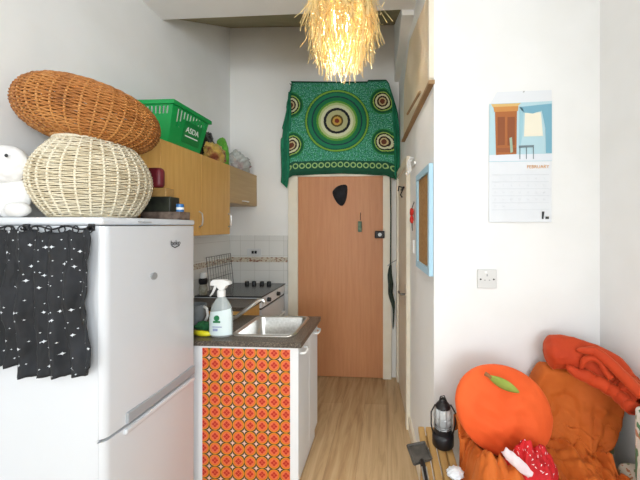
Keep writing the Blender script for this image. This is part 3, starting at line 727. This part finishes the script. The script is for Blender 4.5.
# dark scarf hanging at the right of the door frame
sc = thing('hanging_scarf', 'dark green scarf and cord hanging at the right of the door frame', 'scarf', at(392, 335, YB - .05))
DG = speck('dark_green_silk', '16241c', '2b3b30', 20, .7)
b = NB(); tube(b, [at(390.3, 176, YB - .07), at(390.8, 215, YB - .066), at(390.5, 262, YB - .064), at(391.5, 275, YB - .066)], .007, 6); obj('cord', b, DG, sc)
b = NB()
tube(b, [at(391, 263, YB - .07), at(389, 275, YB - .075), at(391.5, 284, YB - .075), at(389.5, 293, YB - .075), at(393.5, 303, YB - .07), at(394, 312, YB - .07), at(393, 331, YB - .066)], [.012, .026, .03, .026, .024, .006, .012], 8, flat=.45)
obj('cloth', b, DG, sc, smooth=True, subsurf=1)
hg = NB(); tube(hg, [at(385.5 + 2, 266, YB - .064), at(391, 263, YB - .06), at(396.5, 260, YB - .05)], .004, 6); obj('hook', hg, GREY, sc)

# ------------------------------------------------------------------ corridor right wall: cupboard front, hooks, board
def rpx(px, py, off=.0):
    t = (px - PCX) / FPX; dx = -math.sin(YAW) + t * math.cos(YAW); dy = math.cos(YAW) + t * math.sin(YAW)
    m = .112 / 1.4945; k = (.108 + m * 2.95 - off) / (dx + m * dy)
    return Vector((dx * k, dy * k, EYE + (PCY - py) / FPX * k))
poly = [(429, 84), (403.5, 139), (404, 84), (405.5, 72), (409.5, 41), (418, 19), (426, 0), (429, -9)]
TAN = speck('lamp_warmed_cream_panel', 'd9cbb0', 'dfd3bb', 4, .6)  # cream with the pendant lamp's warm glow put into the colour
cpb = thing('wall_cupboard', 'cream cupboard front high on the corridor wall above the side door', 'cupboard', rpx(415, 100, .0))
b = NB(); pf = [rpx(a, c_, .022) for a, c_ in poly]; pk = [q + Vector((.021, .0016, 0)) for q in pf]; loft(b, pf, pk); obj('door', b, TAN, cpb)
b = NB(); a_, c_ = rpx(431.0, 83.5, .016), rpx(402.8, 142, .016)
loft(b, [a_ + Vector((.018, 0, 0)), a_ + Vector((-.010, 0, 0)), a_ + Vector((-.010, 0, .016)), a_ + Vector((.018, 0, .018))], [c_ + Vector((.018, 0, 0)), c_ + Vector((-.010, 0, 0)), c_ + Vector((-.010, 0, .016)), c_ + Vector((.018, 0, .018))])
obj('bottom_rail', b, TANW, cpb)
b = NB(); q1, q2 = rpx(420, 92, .045), rpx(407.5, 114, .045)
tube(b, [q1, q2], .008, 6); obj('stay_bar', b, TANW, cpb)
b = NB(); y0 = 1.47; loft(b, [RW(YP + .001, 2.19, .0), RW(YP + .001, 2.19, .024), RW(YP + .03, 2.19, .024), RW(YP + .03, 2.19, .0)], [RW(YP + .001, 2.93, 0), RW(YP + .001, 2.93, .024), RW(YP + .03, 2.93, .024), RW(YP + .03, 2.93, 0)])
obj('side_post', b, FRAME, cpb)

cb2 = thing('cork_board', 'cork notice board in a pale blue frame on the corridor wall', 'notice board', RW(1.655, 1.24, 0))
CORK = speck('cork', 'a87f4f', '96703f', 60, .9, .2); BLUE = Mat('pale_blue_paint', 'a9cfe2', .5)
y0, y1, z0, z1 = 1.462, 1.838, 1.238, 1.782
b = NB(); rwbox(b, y0 + .03, y1 - .03, z0 + .03, z1 - .03, .002, .010); obj('cork_panel', b, CORK, cb2)
b = NB(); rwbox(b, y0, y0 + .035, z0, z1, .002, .022); rwbox(b, y1 - .035, y1, z0, z1, .002, .022); rwbox(b, y0 + .035, y1 - .035, z0, z0 + .035, .002, .022); rwbox(b, y0 + .035, y1 - .035, z1 - .035, z1, .002, .022); obj('frame', b, BLUE, cb2)

rk_ = thing('key_holder', 'red cord toy hanging on the corridor wall beside the cork board', 'ornament', RW(2.0, 1.5, .01))
RED = Mat('bright_red', 'd8281c', .5)
b = NB(); p = RW(2.0, 1.552, .022); blob(b, p + Vector((0, 0, .02)), (.014, .032, .026), .2, 2, 3, 1); blob(b, p - Vector((0, 0, .028)), (.013, .022, .026), .2, 2, 3, 2); obj('figure', b, RED, rk_, smooth=True)
b = NB(); tube(b, [RW(2.0, 1.64, .006), RW(2.0, 1.60, .02), RW(2.0, 1.47, .02), RW(1.995, 1.45, .018)], .003, 6); obj('cord', b, DARKM, rk_)
b = NB(); rwbox(b, 2.015, 2.05, 1.30, 1.385, .001, .012)
solo('light_switch', b, WHITEP, 'narrow white light switch below the red ornament', 'switch', RW(2.03, 1.30, 0))
hk = thing('coat_hook', 'white double coat hook on the wall above the red ornament', 'hook', RW(2.02, 1.82, 0))
b = NB(); rwbox(b, 1.96, 2.09, 1.88, 1.90, .001, .012); obj('backplate', b, WHITEP, hk)
for y in (1.985, 2.06): b = NB(); tube(b, [RW(y, 1.92, .012), RW(y, 1.93, .035), RW(y, 1.90, .04), RW(y, 1.84, .03), RW(y, 1.825, .045), RW(y, 1.84, .055)], .006, 8); obj('prong', b, WHITEP, hk, smooth=True)
b = NB(); p = RW(2.52, 1.77, .014); tube(b, [RW(2.52, 1.80, .014), RW(2.52, 1.81, .05), RW(2.52, 1.77, .055)], .006, 6); tube(b, [RW(2.42, 1.79, .02), RW(2.60, 1.79, .02)], .008, 6); tube(b, [RW(2.44, 1.79, .02), RW(2.44, 1.73, .045), RW(2.44, 1.71, .03)], .006, 6)
solo('door_hook', b, DARKM, 'dark metal hook on the cream side door', 'hook', RW(2.52, 1.71, .01))

# ------------------------------------------------------------------ calendar
cal = thing('wall_calendar', 'paper wall calendar with a bedroom picture hanging on the white partition', 'calendar', at(521, 222, YP))
def cp_(px, py, d): return at(px, py, YP - d)
def flatpoly(b, pts, d, th=.0006): loft(b, [cp_(x, y, d) for x, y in pts], [cp_(x, y, d) + Vector((0, th, 0)) for x, y in pts])
PAPER = Mat('white_paper', 'e2e5e9', .7)
b = NB()
def page(u, v):
    return cp_(489 + 62.5 * u + .6 * v * 0, 161.5 + 60.5 * v - .5 * u * (1 - v), .003 + .004 * v * v)
grid(b, page, 10, 10); lo = obj('date_page', b, PAPER, cal, thick=.001)
b = NB(); flatpoly(b, [(489.5, 104), (552, 101), (552, 161), (489, 162)], .004); up = obj('picture_page', b, Mat('pale_blue_print', 'b4d3dc', .6), cal)
b = NB(); flatpoly(b, [(497, 92), (551.5, 90), (552, 101.5), (490, 104.2)], .002); obj('backing_page', b, PAPER, cal)
def pic(name, pts, col, d=.0052, par=up):
    b = NB(); flatpoly(b, pts, d); return obj(name, b, Mat('print_' + col, col, .6), par)
pic('picture_floor', [(489.3, 155), (552, 153.5), (552, 160.5), (489.2, 161.3)], 'dfe3ea', .0048)
pic('picture_ceiling', [(491, 104.2), (521, 103), (517, 107), (493, 107.5)], 'd9b46e', .0048)
pic('wardrobe', [(495, 110), (517, 109), (516.5, 154), (496, 155)], 'a9622c')
pic('wardrobe_cornice', [(493.5, 107), (518.5, 106), (517.8, 111), (494.3, 112)], 'c98a45', .0056)
for x in (497.5, 507.5): pic('wardrobe_door', [(x, 117), (x + 7.5, 116.7), (x + 7.3, 145), (x, 145.6)], '8a4a20', .0058)
pic('wardrobe_drawer', [(497, 148), (516, 147.6), (515.8, 152), (497, 152.4)], '96542a', .0058)
pic('picture_window', [(525, 113), (541, 112), (543, 136), (524, 136.5)], 'ece6d2')
pic('picture_curtain', [(519, 107), (551.8, 103.5), (551.8, 153), (546, 153), (545.5, 128), (542, 110.5), (533, 113.5), (524, 112.5)], '76abc0', .0058)
pic('picture_curtain', [(519.5, 106), (523.5, 110), (522.5, 136), (519.5, 150)], '9cc6d2', .0058)
pic('picture_table', [(519, 145.5), (534, 145), (534, 147.2), (519, 147.8)], '6f8088', .006)
for x in (519.5, 526, 533): pic('picture_table_leg', [(x, 147), (x + 1, 147), (x + .8, 159), (x, 159)], '6f8088', .006)
pic('picture_chair', [(509.5, 138), (512, 137), (513, 152), (510.5, 153)], '9db29a', .0064)
p = cp_(538, 166.8, .0052)
text('month_name', 'FEBRUARY', .0215, Mat('orange_print', 'd9983c', .6), lo, p, (1, 0, 0), (0, 0, 1), .0003)
LG = Mat('pale_grey_print', 'd9dde1', .7)
for r_ in range(6):
    b = NB(); y = 174.5 + r_ * 7.0; flatpoly(b, [(492, y), (549, y - .4 * (1 - r_ / 6)), (549, y + .3), (492, y + .7)], .0055 + .0035 * ((y - 161) / 60) ** 2)
    obj('ruled_line', b, LG, lo)
day = 1
for r_ in range(5):
    for c_ in range(7):
        if r_ == 0 and c_ < 2 or day > 28: continue
        q = cp_(495 + c_ * 8.2, 178.5 + r_ * 7.0, .0064 + .0035 * ((178.5 + r_ * 7 - 161) / 60) ** 2); text('date', str(day), .0125, LG, lo, q, (1, 0, 0), (0, 0, 1), .0002); day += 1
b = NB(); flatpoly(b, [(542, 211.5), (544.5, 211.5), (543.5, 219), (541.8, 219)], .0085); flatpoly(b, [(545.5, 216.5), (549, 216.5), (549, 219), (545.5, 219)], .0085); obj('printed_mark', b, INK, lo)
b = NB(); q = cp_(524, 91.5, .006); cyl(b, q, q + Vector((0, .006, 0)), .003, 8); obj('pin', b, GREY, cal)

# ------------------------------------------------------------------ straw pendant lamp
LX, LY = -.232, 1.52
lm = thing('pendant_lamp', 'lit pendant lamp with a shaggy straw shade hanging from the ceiling', 'lamp', (LX, LY, ZC))
b = NB(); lathe(b, [(.05, -.03), (.05, -.005), (.045, 0), (0, 0)], (LX, LY, ZC), 24); obj('ceiling_rose', b, WHITEP, lm)
b = NB(); cyl(b, (LX, LY, ZC - .02), (LX, LY, 2.66), .004, 8); obj('cord', b, WHITEP, lm)
b = NB(); cyl(b, (LX, LY, 2.60), (LX, LY, 2.67), .02, 16); obj('lamp_holder', b, WHITEP, lm)
bulb = Mat('glowing_bulb', 'fff2d8', .4); bulb.b.inputs['Emission Color'].default_value = (1, .80, .5, 1); bulb.b.inputs['Emission Strength'].default_value = 35
b = NB(); blob(b, (LX, LY, 2.52), (.042, .042, .05), 0, 1, 3); cyl(b, (LX, LY, 2.55), (LX, LY, 2.605), .02, 16); obj('bulb', b, bulb, lm, smooth=True)
STR = bpy.data.materials.new('dry_straw'); STR.use_nodes = True; nt = STR.node_tree; nt.nodes.clear()
o_ = nt.nodes.new('ShaderNodeOutputMaterial'); mx = nt.nodes.new('ShaderNodeMixShader'); df = nt.nodes.new('ShaderNodeBsdfDiffuse'); tl = nt.nodes.new('ShaderNodeBsdfTranslucent')
df.inputs[0].default_value = lin('f3e3b0'); tl.inputs[0].default_value = lin('fdf0cc'); mx.inputs[0].default_value = .5
nt.links.new(df.outputs[0], mx.inputs[1]); nt.links.new(tl.outputs[0], mx.inputs[2]); nt.links.new(mx.outputs[0], o_.inputs[0])
b = NB()
for i in range(900):
    a = random.uniform(0, 2 * PI); q = random.random() ** .5; q = min(1, q + .08 * random.random())
    rt = .095 * (.75 + .3 * random.random()); zt = 2.80 + random.uniform(-.03, .03)
    rm = .055 + .115 * q + random.uniform(-.008, .02); zm = 2.50 + random.uniform(-.06, .05)
    re = max(.006, rm * (.95 - .25 * (1 - q)) + random.uniform(-.05, .045)); ze = 2.285 + .17 * q ** 3 + random.uniform(-.05, .08)
    if random.random() < .22: re += random.uniform(.0, .07); ze += random.uniform(-.02, .08)
    a2 = a + random.uniform(-.35, .35); a3 = a2 + random.uniform(-.7, .7); wd = random.uniform(.0016, .0034)
    P = [Vector((rt * math.cos(a), rt * math.sin(a), zt)), Vector((rm * math.cos(a2), rm * math.sin(a2), zm)), Vector((re * math.cos(a3), re * math.sin(a3), ze))]
    vs = []
    for k in range(7):
        t = k / 6; c_ = P[0] * (1 - t) ** 2 + P[1] * 2 * t * (1 - t) * 1.12 + P[2] * t * t
        c_.z = P[0].z * (1 - t) ** 2 + P[1].z * 2 * t * (1 - t) + P[2].z * t * t
        c_ += Vector((fr((i, t * 3, 0), .006), fr((i, t * 3, 5), .006), 0)); ang = a + 1.2 * math.sin(i + t * 3); dv = Vector((-math.sin(ang), math.cos(ang), 0)) * wd
        vs.append((b.verts.new(c_ + dv + Vector((LX, LY, 0))), b.verts.new(c_ - dv + Vector((LX, LY, 0)))))
    for m_, n__ in zip(vs, vs[1:]): b.faces.new((m_[0], m_[1], n__[1], n__[0]))
o = obj('straw_shade', b, STR, lm, recalc=False, thick=.0006); o['kind'] = 'stuff'
b = NB()
for z, r_ in ((2.80, .095), (2.67, .10)): tube(b, [(LX + r_ * math.cos(k * PI / 20), LY + r_ * math.sin(k * PI / 20), z) for k in range(40)], .003, 6, True)
for k in range(4): cyl(b, (LX, LY, 2.67), (LX + .1 * math.cos(k * PI / 2), LY + .1 * math.sin(k * PI / 2), 2.67), .0025, 6)
obj('hoop', b, DARKM, lm)
ld = bpy.data.lights.new('lamp_glow', 'POINT'); ld.energy = 340; ld.color = (1, .95, .88); ld.shadow_soft_size = .05
lo_ = bpy.data.objects.new('lamp_glow', ld); C.objects.link(lo_); lo_.location = (LX, LY, 2.53)

# ------------------------------------------------------------------ armchair corner
FLO = Mat('floral_upholstery', 'd9d3bd', .9)
fn = FLO.noise(34, 2); fn2 = FLO.noise(46, 2, FLO.coord(loc=(5, 3, 1)))
FLO.base(FLO.mix(fn2.gt(.58), FLO.mix(fn.gt(.57), 'dcd8c6', '92a27c'), 'c08a66'))
ac = thing('armchair', 'floral upholstered armchair in the corner under the orange throw', 'armchair', (.63, 1.08, 0))
def yb(x): s = (x - .63) / .32; return 1.36 - .10 * s * s
def ztop(x): s = (x - .62) / .33; return .848 + .10 * max(0, x - .69) - .085 * s ** 4 - .02 * s - 3.6 * max(0, .69 - x) ** 1.2
b = NB(); n = 20
fr0 = [(x, yb(x) , z) for x in () for z in ()]
A, B = [], []
xs = [.33 + .6 * i / n for i in range(n + 1)]
def backf(u, v, off): x = .34 + .59 * u; return (x, yb(x) + off, .38 + (max(.5, ztop(x) - .03) - .38) * v)
grid(b, lambda u, v: backf(u, v, .03), 20, 10); obj('backrest', b, FLO, ac, smooth=40, thick=.05)
b = NB(); box(b, .385, .86, .78, 1.27, .26, .50, .03, 3); obj('seat', b, FLO, ac, smooth=40)
b = NB(); box(b, .305, .38, .80, 1.27, .2, .575, .03, 4); obj('armrest', b, FLO, ac, smooth=40)
b = NB(); box(b, .865, .965, .80, 1.22, .2, .585, .04, 4); obj('armrest', b, FLO, ac, smooth=40)
for x in (.40, .88):
    for y in (.80, 1.15): b = NB(); cyl(b, (x, y, 0), (x, y, .21 if x < .8 else .21), .018, 12, .024); obj('leg', b, SLATW, ac)

def velvet(name, a, b_, sc=7):
    m = Mat(name, a, .8); m.b.inputs['Sheen Weight'].default_value = .35; m.b.inputs['Sheen Tint'].default_value = lin('ffb070'); m.b.inputs['Sheen Roughness'].default_value = .4
    n = m.noise(sc, 4); m.base(m.ramp(n, [(.3, a), (.7, b_)])); m.bump(m.noise(60, 3), .25, .004); return m
RUST = velvet('rust_orange_velvet', 'bf5a14', 'cf6a1c'); ROLL = velvet('deep_orange_fleece', 'b53409', 'c84210'); ORG = velvet('orange_cushion_velvet', 'e4541a', 'ec6226', 5)

def throw(u, v):
    x = .285 + .655 * u
    yb_, zt_ = yb(x) - .012, max(.66, ztop(x))
    wr = .020 * fr((x * 11, v * 1.8, 0)) + .010 * math.sin(x * 26 + v * 4 + 2 * fr((x * 5, v * 3, 4)))
    # height of the lap: left arm, bunched cloth, seat
    lap = .575 + .055 * max(0, 1 - abs(x - .34) / .10) + .03 * fr((x * 7, v * 9, 7)) + .02 * max(0, 1 - abs(x - .60) / .22)
    if v < .12: t = v / .12; p = Vector((x, yb_ + .085, .60 + (zt_ - .60) * t))
    elif v < .2: t = (v - .12) / .08; a = PI * t; p = Vector((x, yb_ + .0425 + .0425 * math.cos(a), zt_ + .02 * math.sin(a)))
    elif v < .62: t = (v - .2) / .42; p = Vector((x, yb_ - .05 * t * t + wr * min(1, t * 3), zt_ + (lap - zt_) * t - .0))
    elif v < .92:
        t = (v - .62) / .30; yy = yb_ - .05 - .36 * t; heap = .075 * math.exp(-((yy - 1.045) / .055) ** 2) * max(0, min(1, (.56 - x) / .12))
        p = Vector((x, yy, lap + heap + wr * 1.6 + (.022 + heap * .35) * fr((x * 16, t * 7, 3))))
    else: t = (v - .92) / .08; p = Vector((x, yb_ - .41 - .015 * t + wr, lap - .16 * t))
    if u > .6 and v > .2:               # pulled in at the lower right
        k = (u - .6) / .4; t = min(1, (v - .2) / .4); p.x -= .11 * k * k * t ** 3
    if u < .05: p.z -= (.05 - u) / .05 * .10 * (1 if v > .5 else 0)
    p.x = min(p.x, .955); return p
b = NB(); grid(b, throw, 90, 130)
solo('throw_blanket', b, RUST, 'rust orange velvet throw draped over the armchair back and seat', 'throw', (.63, 1.0, .5), smooth=True, thick=.008)

# round cushion with a leaf
CCu = at(503.5, 409.5, 1.21)
cs = thing('round_cushion', 'round orange cushion with a green leaf leaning on the armchair', 'cushion', (CCu.x, CCu.y, .59))
Mc = Matrix.Translation(CCu) @ Matrix.Rotation(math.radians(-14), 4, 'X') @ Matrix.Rotation(math.radians(6), 4, 'Z') @ Matrix.Rotation(math.radians(25), 4, 'Y')
b = NB(); r_ = bmesh.ops.create_uvsphere(b, u_segments=64, v_segments=40, radius=1)
for v_ in b.verts:
    d = v_.co.copy(); rho = math.hypot(d.x, d.z); ang = math.atan2(d.z, d.x)
    th = math.copysign(abs(d.y) ** .8, d.y) * .055
    w_ = .006 * math.sin(ang * 3 + rho * 8) * rho * (1 - rho) * 4 + .007 * fr((d.x * 5, d.z * 5, 2)) * (1 - rho * .5)
    crease = sum(am * math.exp(-((d.z + zz + sl * d.x + .05 * math.sin(d.x * 7)) * 13) ** 2) for am, zz, sl in ((.010, .38, .30), (.009, .62, .18), (.007, .16, .42), (.008, .78, .05))) * max(0, 1 - rho * rho) ** .5 * (1 if d.x > -.6 else .3)
    v_.co = Vector((d.x * .195 , th + (w_ - 0) + (crease if d.y < 0 else 0), d.z * .160 * (1 + .02 * math.sin(ang * 2))))
b.transform(Mc); obj('cushion_body', b, ORG, cs, smooth=True)
LEAF = speck('green_leaf_felt', '98a548', '7f9138', 14, .85, .2)
def onc(px, py): return at(px, py, 1.0)
b = NB()
L0, L1 = at(489, 375.5, 1.175), at(519, 391.5, 1.145); ax = L1 - L0; up_ = Vector((.25, -.25, 1)).normalized(); up_ = (up_ - ax.normalized() * up_.dot(ax.normalized())).normalized(); nrm = ax.cross(up_).normalized()
if nrm.y > 0: nrm = -nrm
def leaf(u, v):
    w_ = .020 * math.sin(PI * min(1, u * .93 + .05)) ** .8; return L0 + ax * u + up_ * w_ * (2 * v - 1) + nrm * (.004 + .010 * (1 - (2 * v - 1) ** 2) * math.sin(PI * u))
grid(b, leaf, 20, 10); obj('leaf', b, LEAF, cs, smooth=True, thick=.004)
b = NB(); tube(b, [L0 + Vector((-.014, .002, .006)), L0 + Vector((-.004, -.006, .003)), L0 + ax * .08 + nrm * .008], [.008, .007, .004], 8); obj('stem', b, speck('brown_felt', '8a5a34', 'a06c40', 20, .9), cs, smooth=True)

# rolled blanket on the chair back
rb_ = thing('rolled_blanket', 'deep orange fleece blanket rolled over the corner of the armchair back', 'blanket', (.8, 1.25, .88))
path = [at(543, 351, 1.36), at(556, 352, 1.345), at(572, 354, 1.33), at(590, 360, 1.31), at(606, 368, 1.28), at(621, 382, 1.24), at(634, 394, 1.18), at(648, 405, 1.11)]
def cr(pts, n):
    out = []; m = len(pts) - 1
    for i in range(n + 1):
        s = i / n * m; k = min(int(s), m - 1); t = s - k
        p0, p1, p2, p3 = pts[max(k - 1, 0)], pts[k], pts[k + 1], pts[min(k + 2, m)]
        out.append(.5 * ((2 * p1) + (-p0 + p2) * t + (2 * p0 - 5 * p1 + 4 * p2 - p3) * t * t + (-p0 + 3 * p1 - 3 * p2 + p3) * t ** 3))
    return out
cp2 = cr(path, 60)
b = NB()
def roll(u, v):
    i = min(59, int(u * 60)); c_ = cp2[min(60, round(u * 60))]; t = (cp2[min(60, i + 1)] - cp2[max(0, i - 1)]).normalized()
    s = t.cross(Vector((0, -1, 0))).normalized(); 
    if s.z < 0: s = -s
    f = t.cross(s); f = f if f.y < 0 else -f
    endr = min(1, (u / .10 + .02)) ** .5 * (1 - .35 * max(0, u - .6) / .4); a = 2 * PI * v
    rad = 1 + .10 * math.sin(3 * a + u * 9) + .09 * fr((u * 6, math.cos(a) * 1.4, math.sin(a) * 1.4)) + .10 * math.exp(-((a - 5.2) * 3) ** 2) - .18 * math.exp(-((a - 4.4 - .8 * u) * 4) ** 2)
    p = c_ + s * math.sin(a) * .066 * rad * endr + f * math.cos(a - PI / 2 + PI / 2) * .060 * rad * endr
    p.x = min(p.x, .975); return p
grid(b, roll, 60, 44, wrap=False); obj('outer_roll', b, ROLL, rb_, smooth=True)
b = NB(); lip = cr([at(566, 368, 1.275), at(585, 376, 1.255), at(602, 384, 1.23), at(617, 394, 1.19), at(628, 404, 1.14), at(634, 409, 1.11)], 40)
tube(b, [q + Vector((0, .004 * math.sin(i * .7), .003 * math.sin(i * .9))) for i, q in enumerate(lip)], [.022 * (min(1, i / 8) ** .6) + .004 for i in range(41)], 12); obj('fold', b, ROLL, rb_, smooth=True)
b = NB(); lip = cr([at(577, 351, 1.265), at(592, 351, 1.25), at(604, 358, 1.225), at(618, 371, 1.185), at(632, 385, 1.13), at(644, 397, 1.085)], 40)
tube(b, [q + Vector((0, .003 * math.sin(i * .8), 0)) for i, q in enumerate(lip)], [.017 * (min(1, i / 10) ** .6) + .003 for i in range(41)], 12); obj('fold', b, ROLL, rb_, smooth=True)
b = NB(); lip = cr([at(581, 370, 1.26), at(584, 361, 1.255), at(592, 358, 1.245), at(600, 362, 1.235), at(606, 371, 1.22), at(612, 379, 1.20)], 30)
tube(b, lip, [.010 * (min(1, i / 6) ** .6) + .003 for i in range(31)], 10); obj('fold', b, ROLL, rb_, smooth=True)

# crumpled red cloth
RDC = Mat('red_patterned_cotton', 'c8141c', .8)
vv = RDC.nt.nodes.new('ShaderNodeTexVoronoi'); vv.inputs['Scale'].default_value = 17; RDC.nt.links.new(RDC.coord('UV', scale=(1, 1, 1)), vv.inputs['Vector'])
RDC.base(RDC.mix(E(RDC.nt, vv.outputs['Distance']).lt(.2), RDC.ramp(RDC.noise(12, 3), [(.3, 'b0101a'), (.7, 'dc2026')]), 'ead9dc'))
b = NB()
def redc(u, v):
    c_ = Vector((.497, 1.085, .625)); a = 2 * PI * u; r_ = v
    x = .095 * r_ * math.cos(a) * (1 + .2 * math.sin(a * 3)); y = .075 * r_ * math.sin(a) * (1 + .15 * math.sin(a * 5))
    h = .095 * (1 - r_ ** 2.2) + .050 * fr((x * 14, y * 14, 1)) * (1.1 - r_ * .6) + .004 * fr((x * 50, y * 50, 6))
    return c_ + Vector((x, y, h - .012))
grid(b, redc, 70, 34)
rc = thing('scarf', 'crumpled red and white patterned cloth in front of the round cushion', 'cloth', (.535, 1.09, .60))
obj('cloth', b, RDC, rc, smooth=True, thick=.003)
b = NB()
R0, R1 = at(502, 447, 1.06), at(529, 472, 1.0)
def band_(u, v):
    c_ = R0 + (R1 - R0) * u; w_ = .012 + .006 * math.sin(PI * u); return c_ + Vector((.5, -.1, .62)).normalized() * w_ * (2 * v - 1) + Vector((0, -.012 - .006 * math.sin(PI * v), .004 * fr((u * 6, v * 2, 0))))
grid(b, band_, 24, 8); obj('border', b, speck('white_print_cloth', 'e8dcdc', 'd8c2c6', 30, .8), rc, smooth=True, thick=.004)

# printed cushion at the right edge
PRT = Mat('leaf_print_cotton', 'dcdcd0', .85)
X, Y, Zc = PRT.xyz(); nn = PRT.noise(5, 2, PRT.coord(scale=(26, 8, 3)))
PRT.base(PRT.mix(nn.gt(.56), PRT.mix(PRT.noise(22, 2).gt(.66), 'dedfd4', 'b98a6a'), '5f8a68'))
tb = thing('printed_bag', 'pale leaf-print fabric bag standing on the right arm of the armchair', 'bag', (.90, 1.06, .585))
b = NB(); box(b, .838, .955, 1.035, 1.085, .588, .87, .018, 4); obj('bag_body', b, PRT, tb, smooth=50)
b = NB(); tube(b, [(.842, 1.03, .865), (.840, 1.024, .80), (.846, 1.024, .72), (.838, 1.027, .66)], .006, 8, flat=1.4); tube(b, [(.838, 1.025, .79), (.842, 1.02, .75), (.84, 1.022, .72)], .010, 8); obj('strap', b, Mat('dark_green_strap', '1d2622', .7), tb, smooth=True)

# slatted stool with lantern, scoop and tissue
ST = .55
so = thing('slatted_stool', 'slatted wooden stool beside the armchair under the lantern', 'stool', (.26, 1.2, 0))
for k in range(4):
    x = .140 + k * .034; b = NB(); box(b, x, x + .028, .98, 1.41, ST - .022, ST, .004); obj('slat', b, SLATW, so)
b = NB(); box(b, .147, .272, 1.0, 1.03, ST - .055, ST - .022); obj('rail', b, SLATW, so)
b = NB(); box(b, .147, .272, 1.35, 1.38, ST - .055, ST - .022); obj('rail', b, SLATW, so)
for x in (.147, .246):
    for y in (1.0, 1.352): b = NB(); box(b, x, x + .028, y, y + .028, 0, ST - .055, .003); obj('leg', b, SLATW, so)

LNX, LNY = at(443.0, 440, 1.30).x, 1.30
ln = thing('lantern', 'dark metal lantern with a caged glass on the slatted stool', 'lantern', (LNX, LNY, ST))
c0 = (LNX, LNY, ST)
b = NB(); lathe(b, [(.046, 0), (.050, .006), (.050, .05), (.046, .058), (.040, .062), (.040, .085), (.036, .088), (0, .088)], c0, 36); obj('base', b, BLACK, ln, smooth=40)
GLS = Mat('lantern_glass', 'e6eaea', .06, 0, Alpha=.45)
b = NB(); lathe(b, [(.033, .088), (.036, .11), (.036, .16), (.03, .185), (.028, .185)], c0, 32); obj('glass', b, GLS, ln, smooth=True)
b = NB()
for k in range(8):
    a = PI / 4 * k + .2; tube(b, [Vector(c0) + Vector((r_ * math.cos(a), r_ * math.sin(a), z)) for r_, z in ((.040, .086), (.042, .12), (.042, .16), (.034, .188))], .0016, 6)
for z in (.092, .10, .14): tube(b, [Vector(c0) + Vector((.042 * math.cos(k * PI / 16), .042 * math.sin(k * PI / 16), z)) for k in range(32)], .0016, 6, True)
obj('cage', b, Mat('worn_grey_metal', 'a9adae', .3, .8), ln)
b = NB(); lathe(b, [(.035, .184), (.035, .192), (.024, .206), (.018, .21), (.016, .222), (.006, .23), (0, .231)], c0, 32); obj('cap', b, DARKM, ln, smooth=40)
b = NB()
for s in (-1, 1): tube(b, [Vector(c0) + Vector((s * .046, 0, .05)), Vector(c0) + Vector((s * .056, -.005, .10)), Vector(c0) + Vector((s * .056, -.004, .16)), Vector(c0) + Vector((s * .036, 0, .196))], .0035, 8)
tube(b, [Vector(c0) + Vector((-.018, 0, .21)), Vector(c0) + Vector((-.012, -.004, .238)), Vector(c0) + Vector((.004, -.005, .243)), Vector(c0) + Vector((.018, -.002, .21))], .003, 6); obj('handle', b, DARKM, ln, smooth=True)

ln.scale = (.9, .9, .86)
sv = thing('scoop', 'dark grey flat metal scoop lying on the left edge of the stool', 'scoop', at(419, 455, 1.2))
SVM = speck('worn_dark_steel', '4a4743', '625e58', 30, .5, .1, metal=.4)
def fl(px, py, z):     # point on a level plane at height z seen at a pixel
    t = (px - PCX) / FPX; k = (EYE - z) / ((py - PCY) / FPX); return Vector(((-math.sin(YAW) + t * math.cos(YAW)) * k, (math.cos(YAW) + t * math.sin(YAW)) * k, z))
zs = ST + .006; cs_ = [fl(407.5, 447, zs), fl(424.5, 443.5, zs), fl(431.5, 460, zs), fl(414, 465.5, zs)]
b = NB(); loft(b, [q - Vector((0, 0, .005)) for q in cs_], [q + Vector((0, 0, .004)) for q in cs_])
bmesh.ops.bevel(b, geom=b.edges[:], offset=.003, segments=2, affect='EDGES')
obj('blade', b, SVM, sv)
b = NB()
for i in range(4):
    p, q = cs_[i], cs_[(i + 1) % 4]
    if i != 2: tube(b, [p + Vector((0, 0, .006)), q + Vector((0, 0, .006))], .005, 6)
obj('rim', b, SVM, sv)
b = NB(); tube(b, [fl(422, 461, zs + .005), fl(424, 470, zs + .01), fl(427.5, 488, zs + .012)], .010, 8, flat=1.0); hd = obj('handle', b, BLACK, sv)
b = NB()
for s in (-2.2, 2.2): tube(b, [fl(424 + s, 467, zs + .017), fl(427.5 + s, 486, zs + .022)], .0028, 6)
obj('handle_rail', b, STEEL, hd)
b = NB(); q = fl(455, 475, ST + .005); blob(b, (q.x, q.y, ST + .014), (.030, .026, .014), .3, 3, 4, 9)
for v_ in b.verts: v_.co.z = max(v_.co.z, ST + .0005)
solo('tissue', b, PAPER, 'crumpled white tissue on the front of the stool', 'tissue', (q.x, q.y, ST), smooth=True)
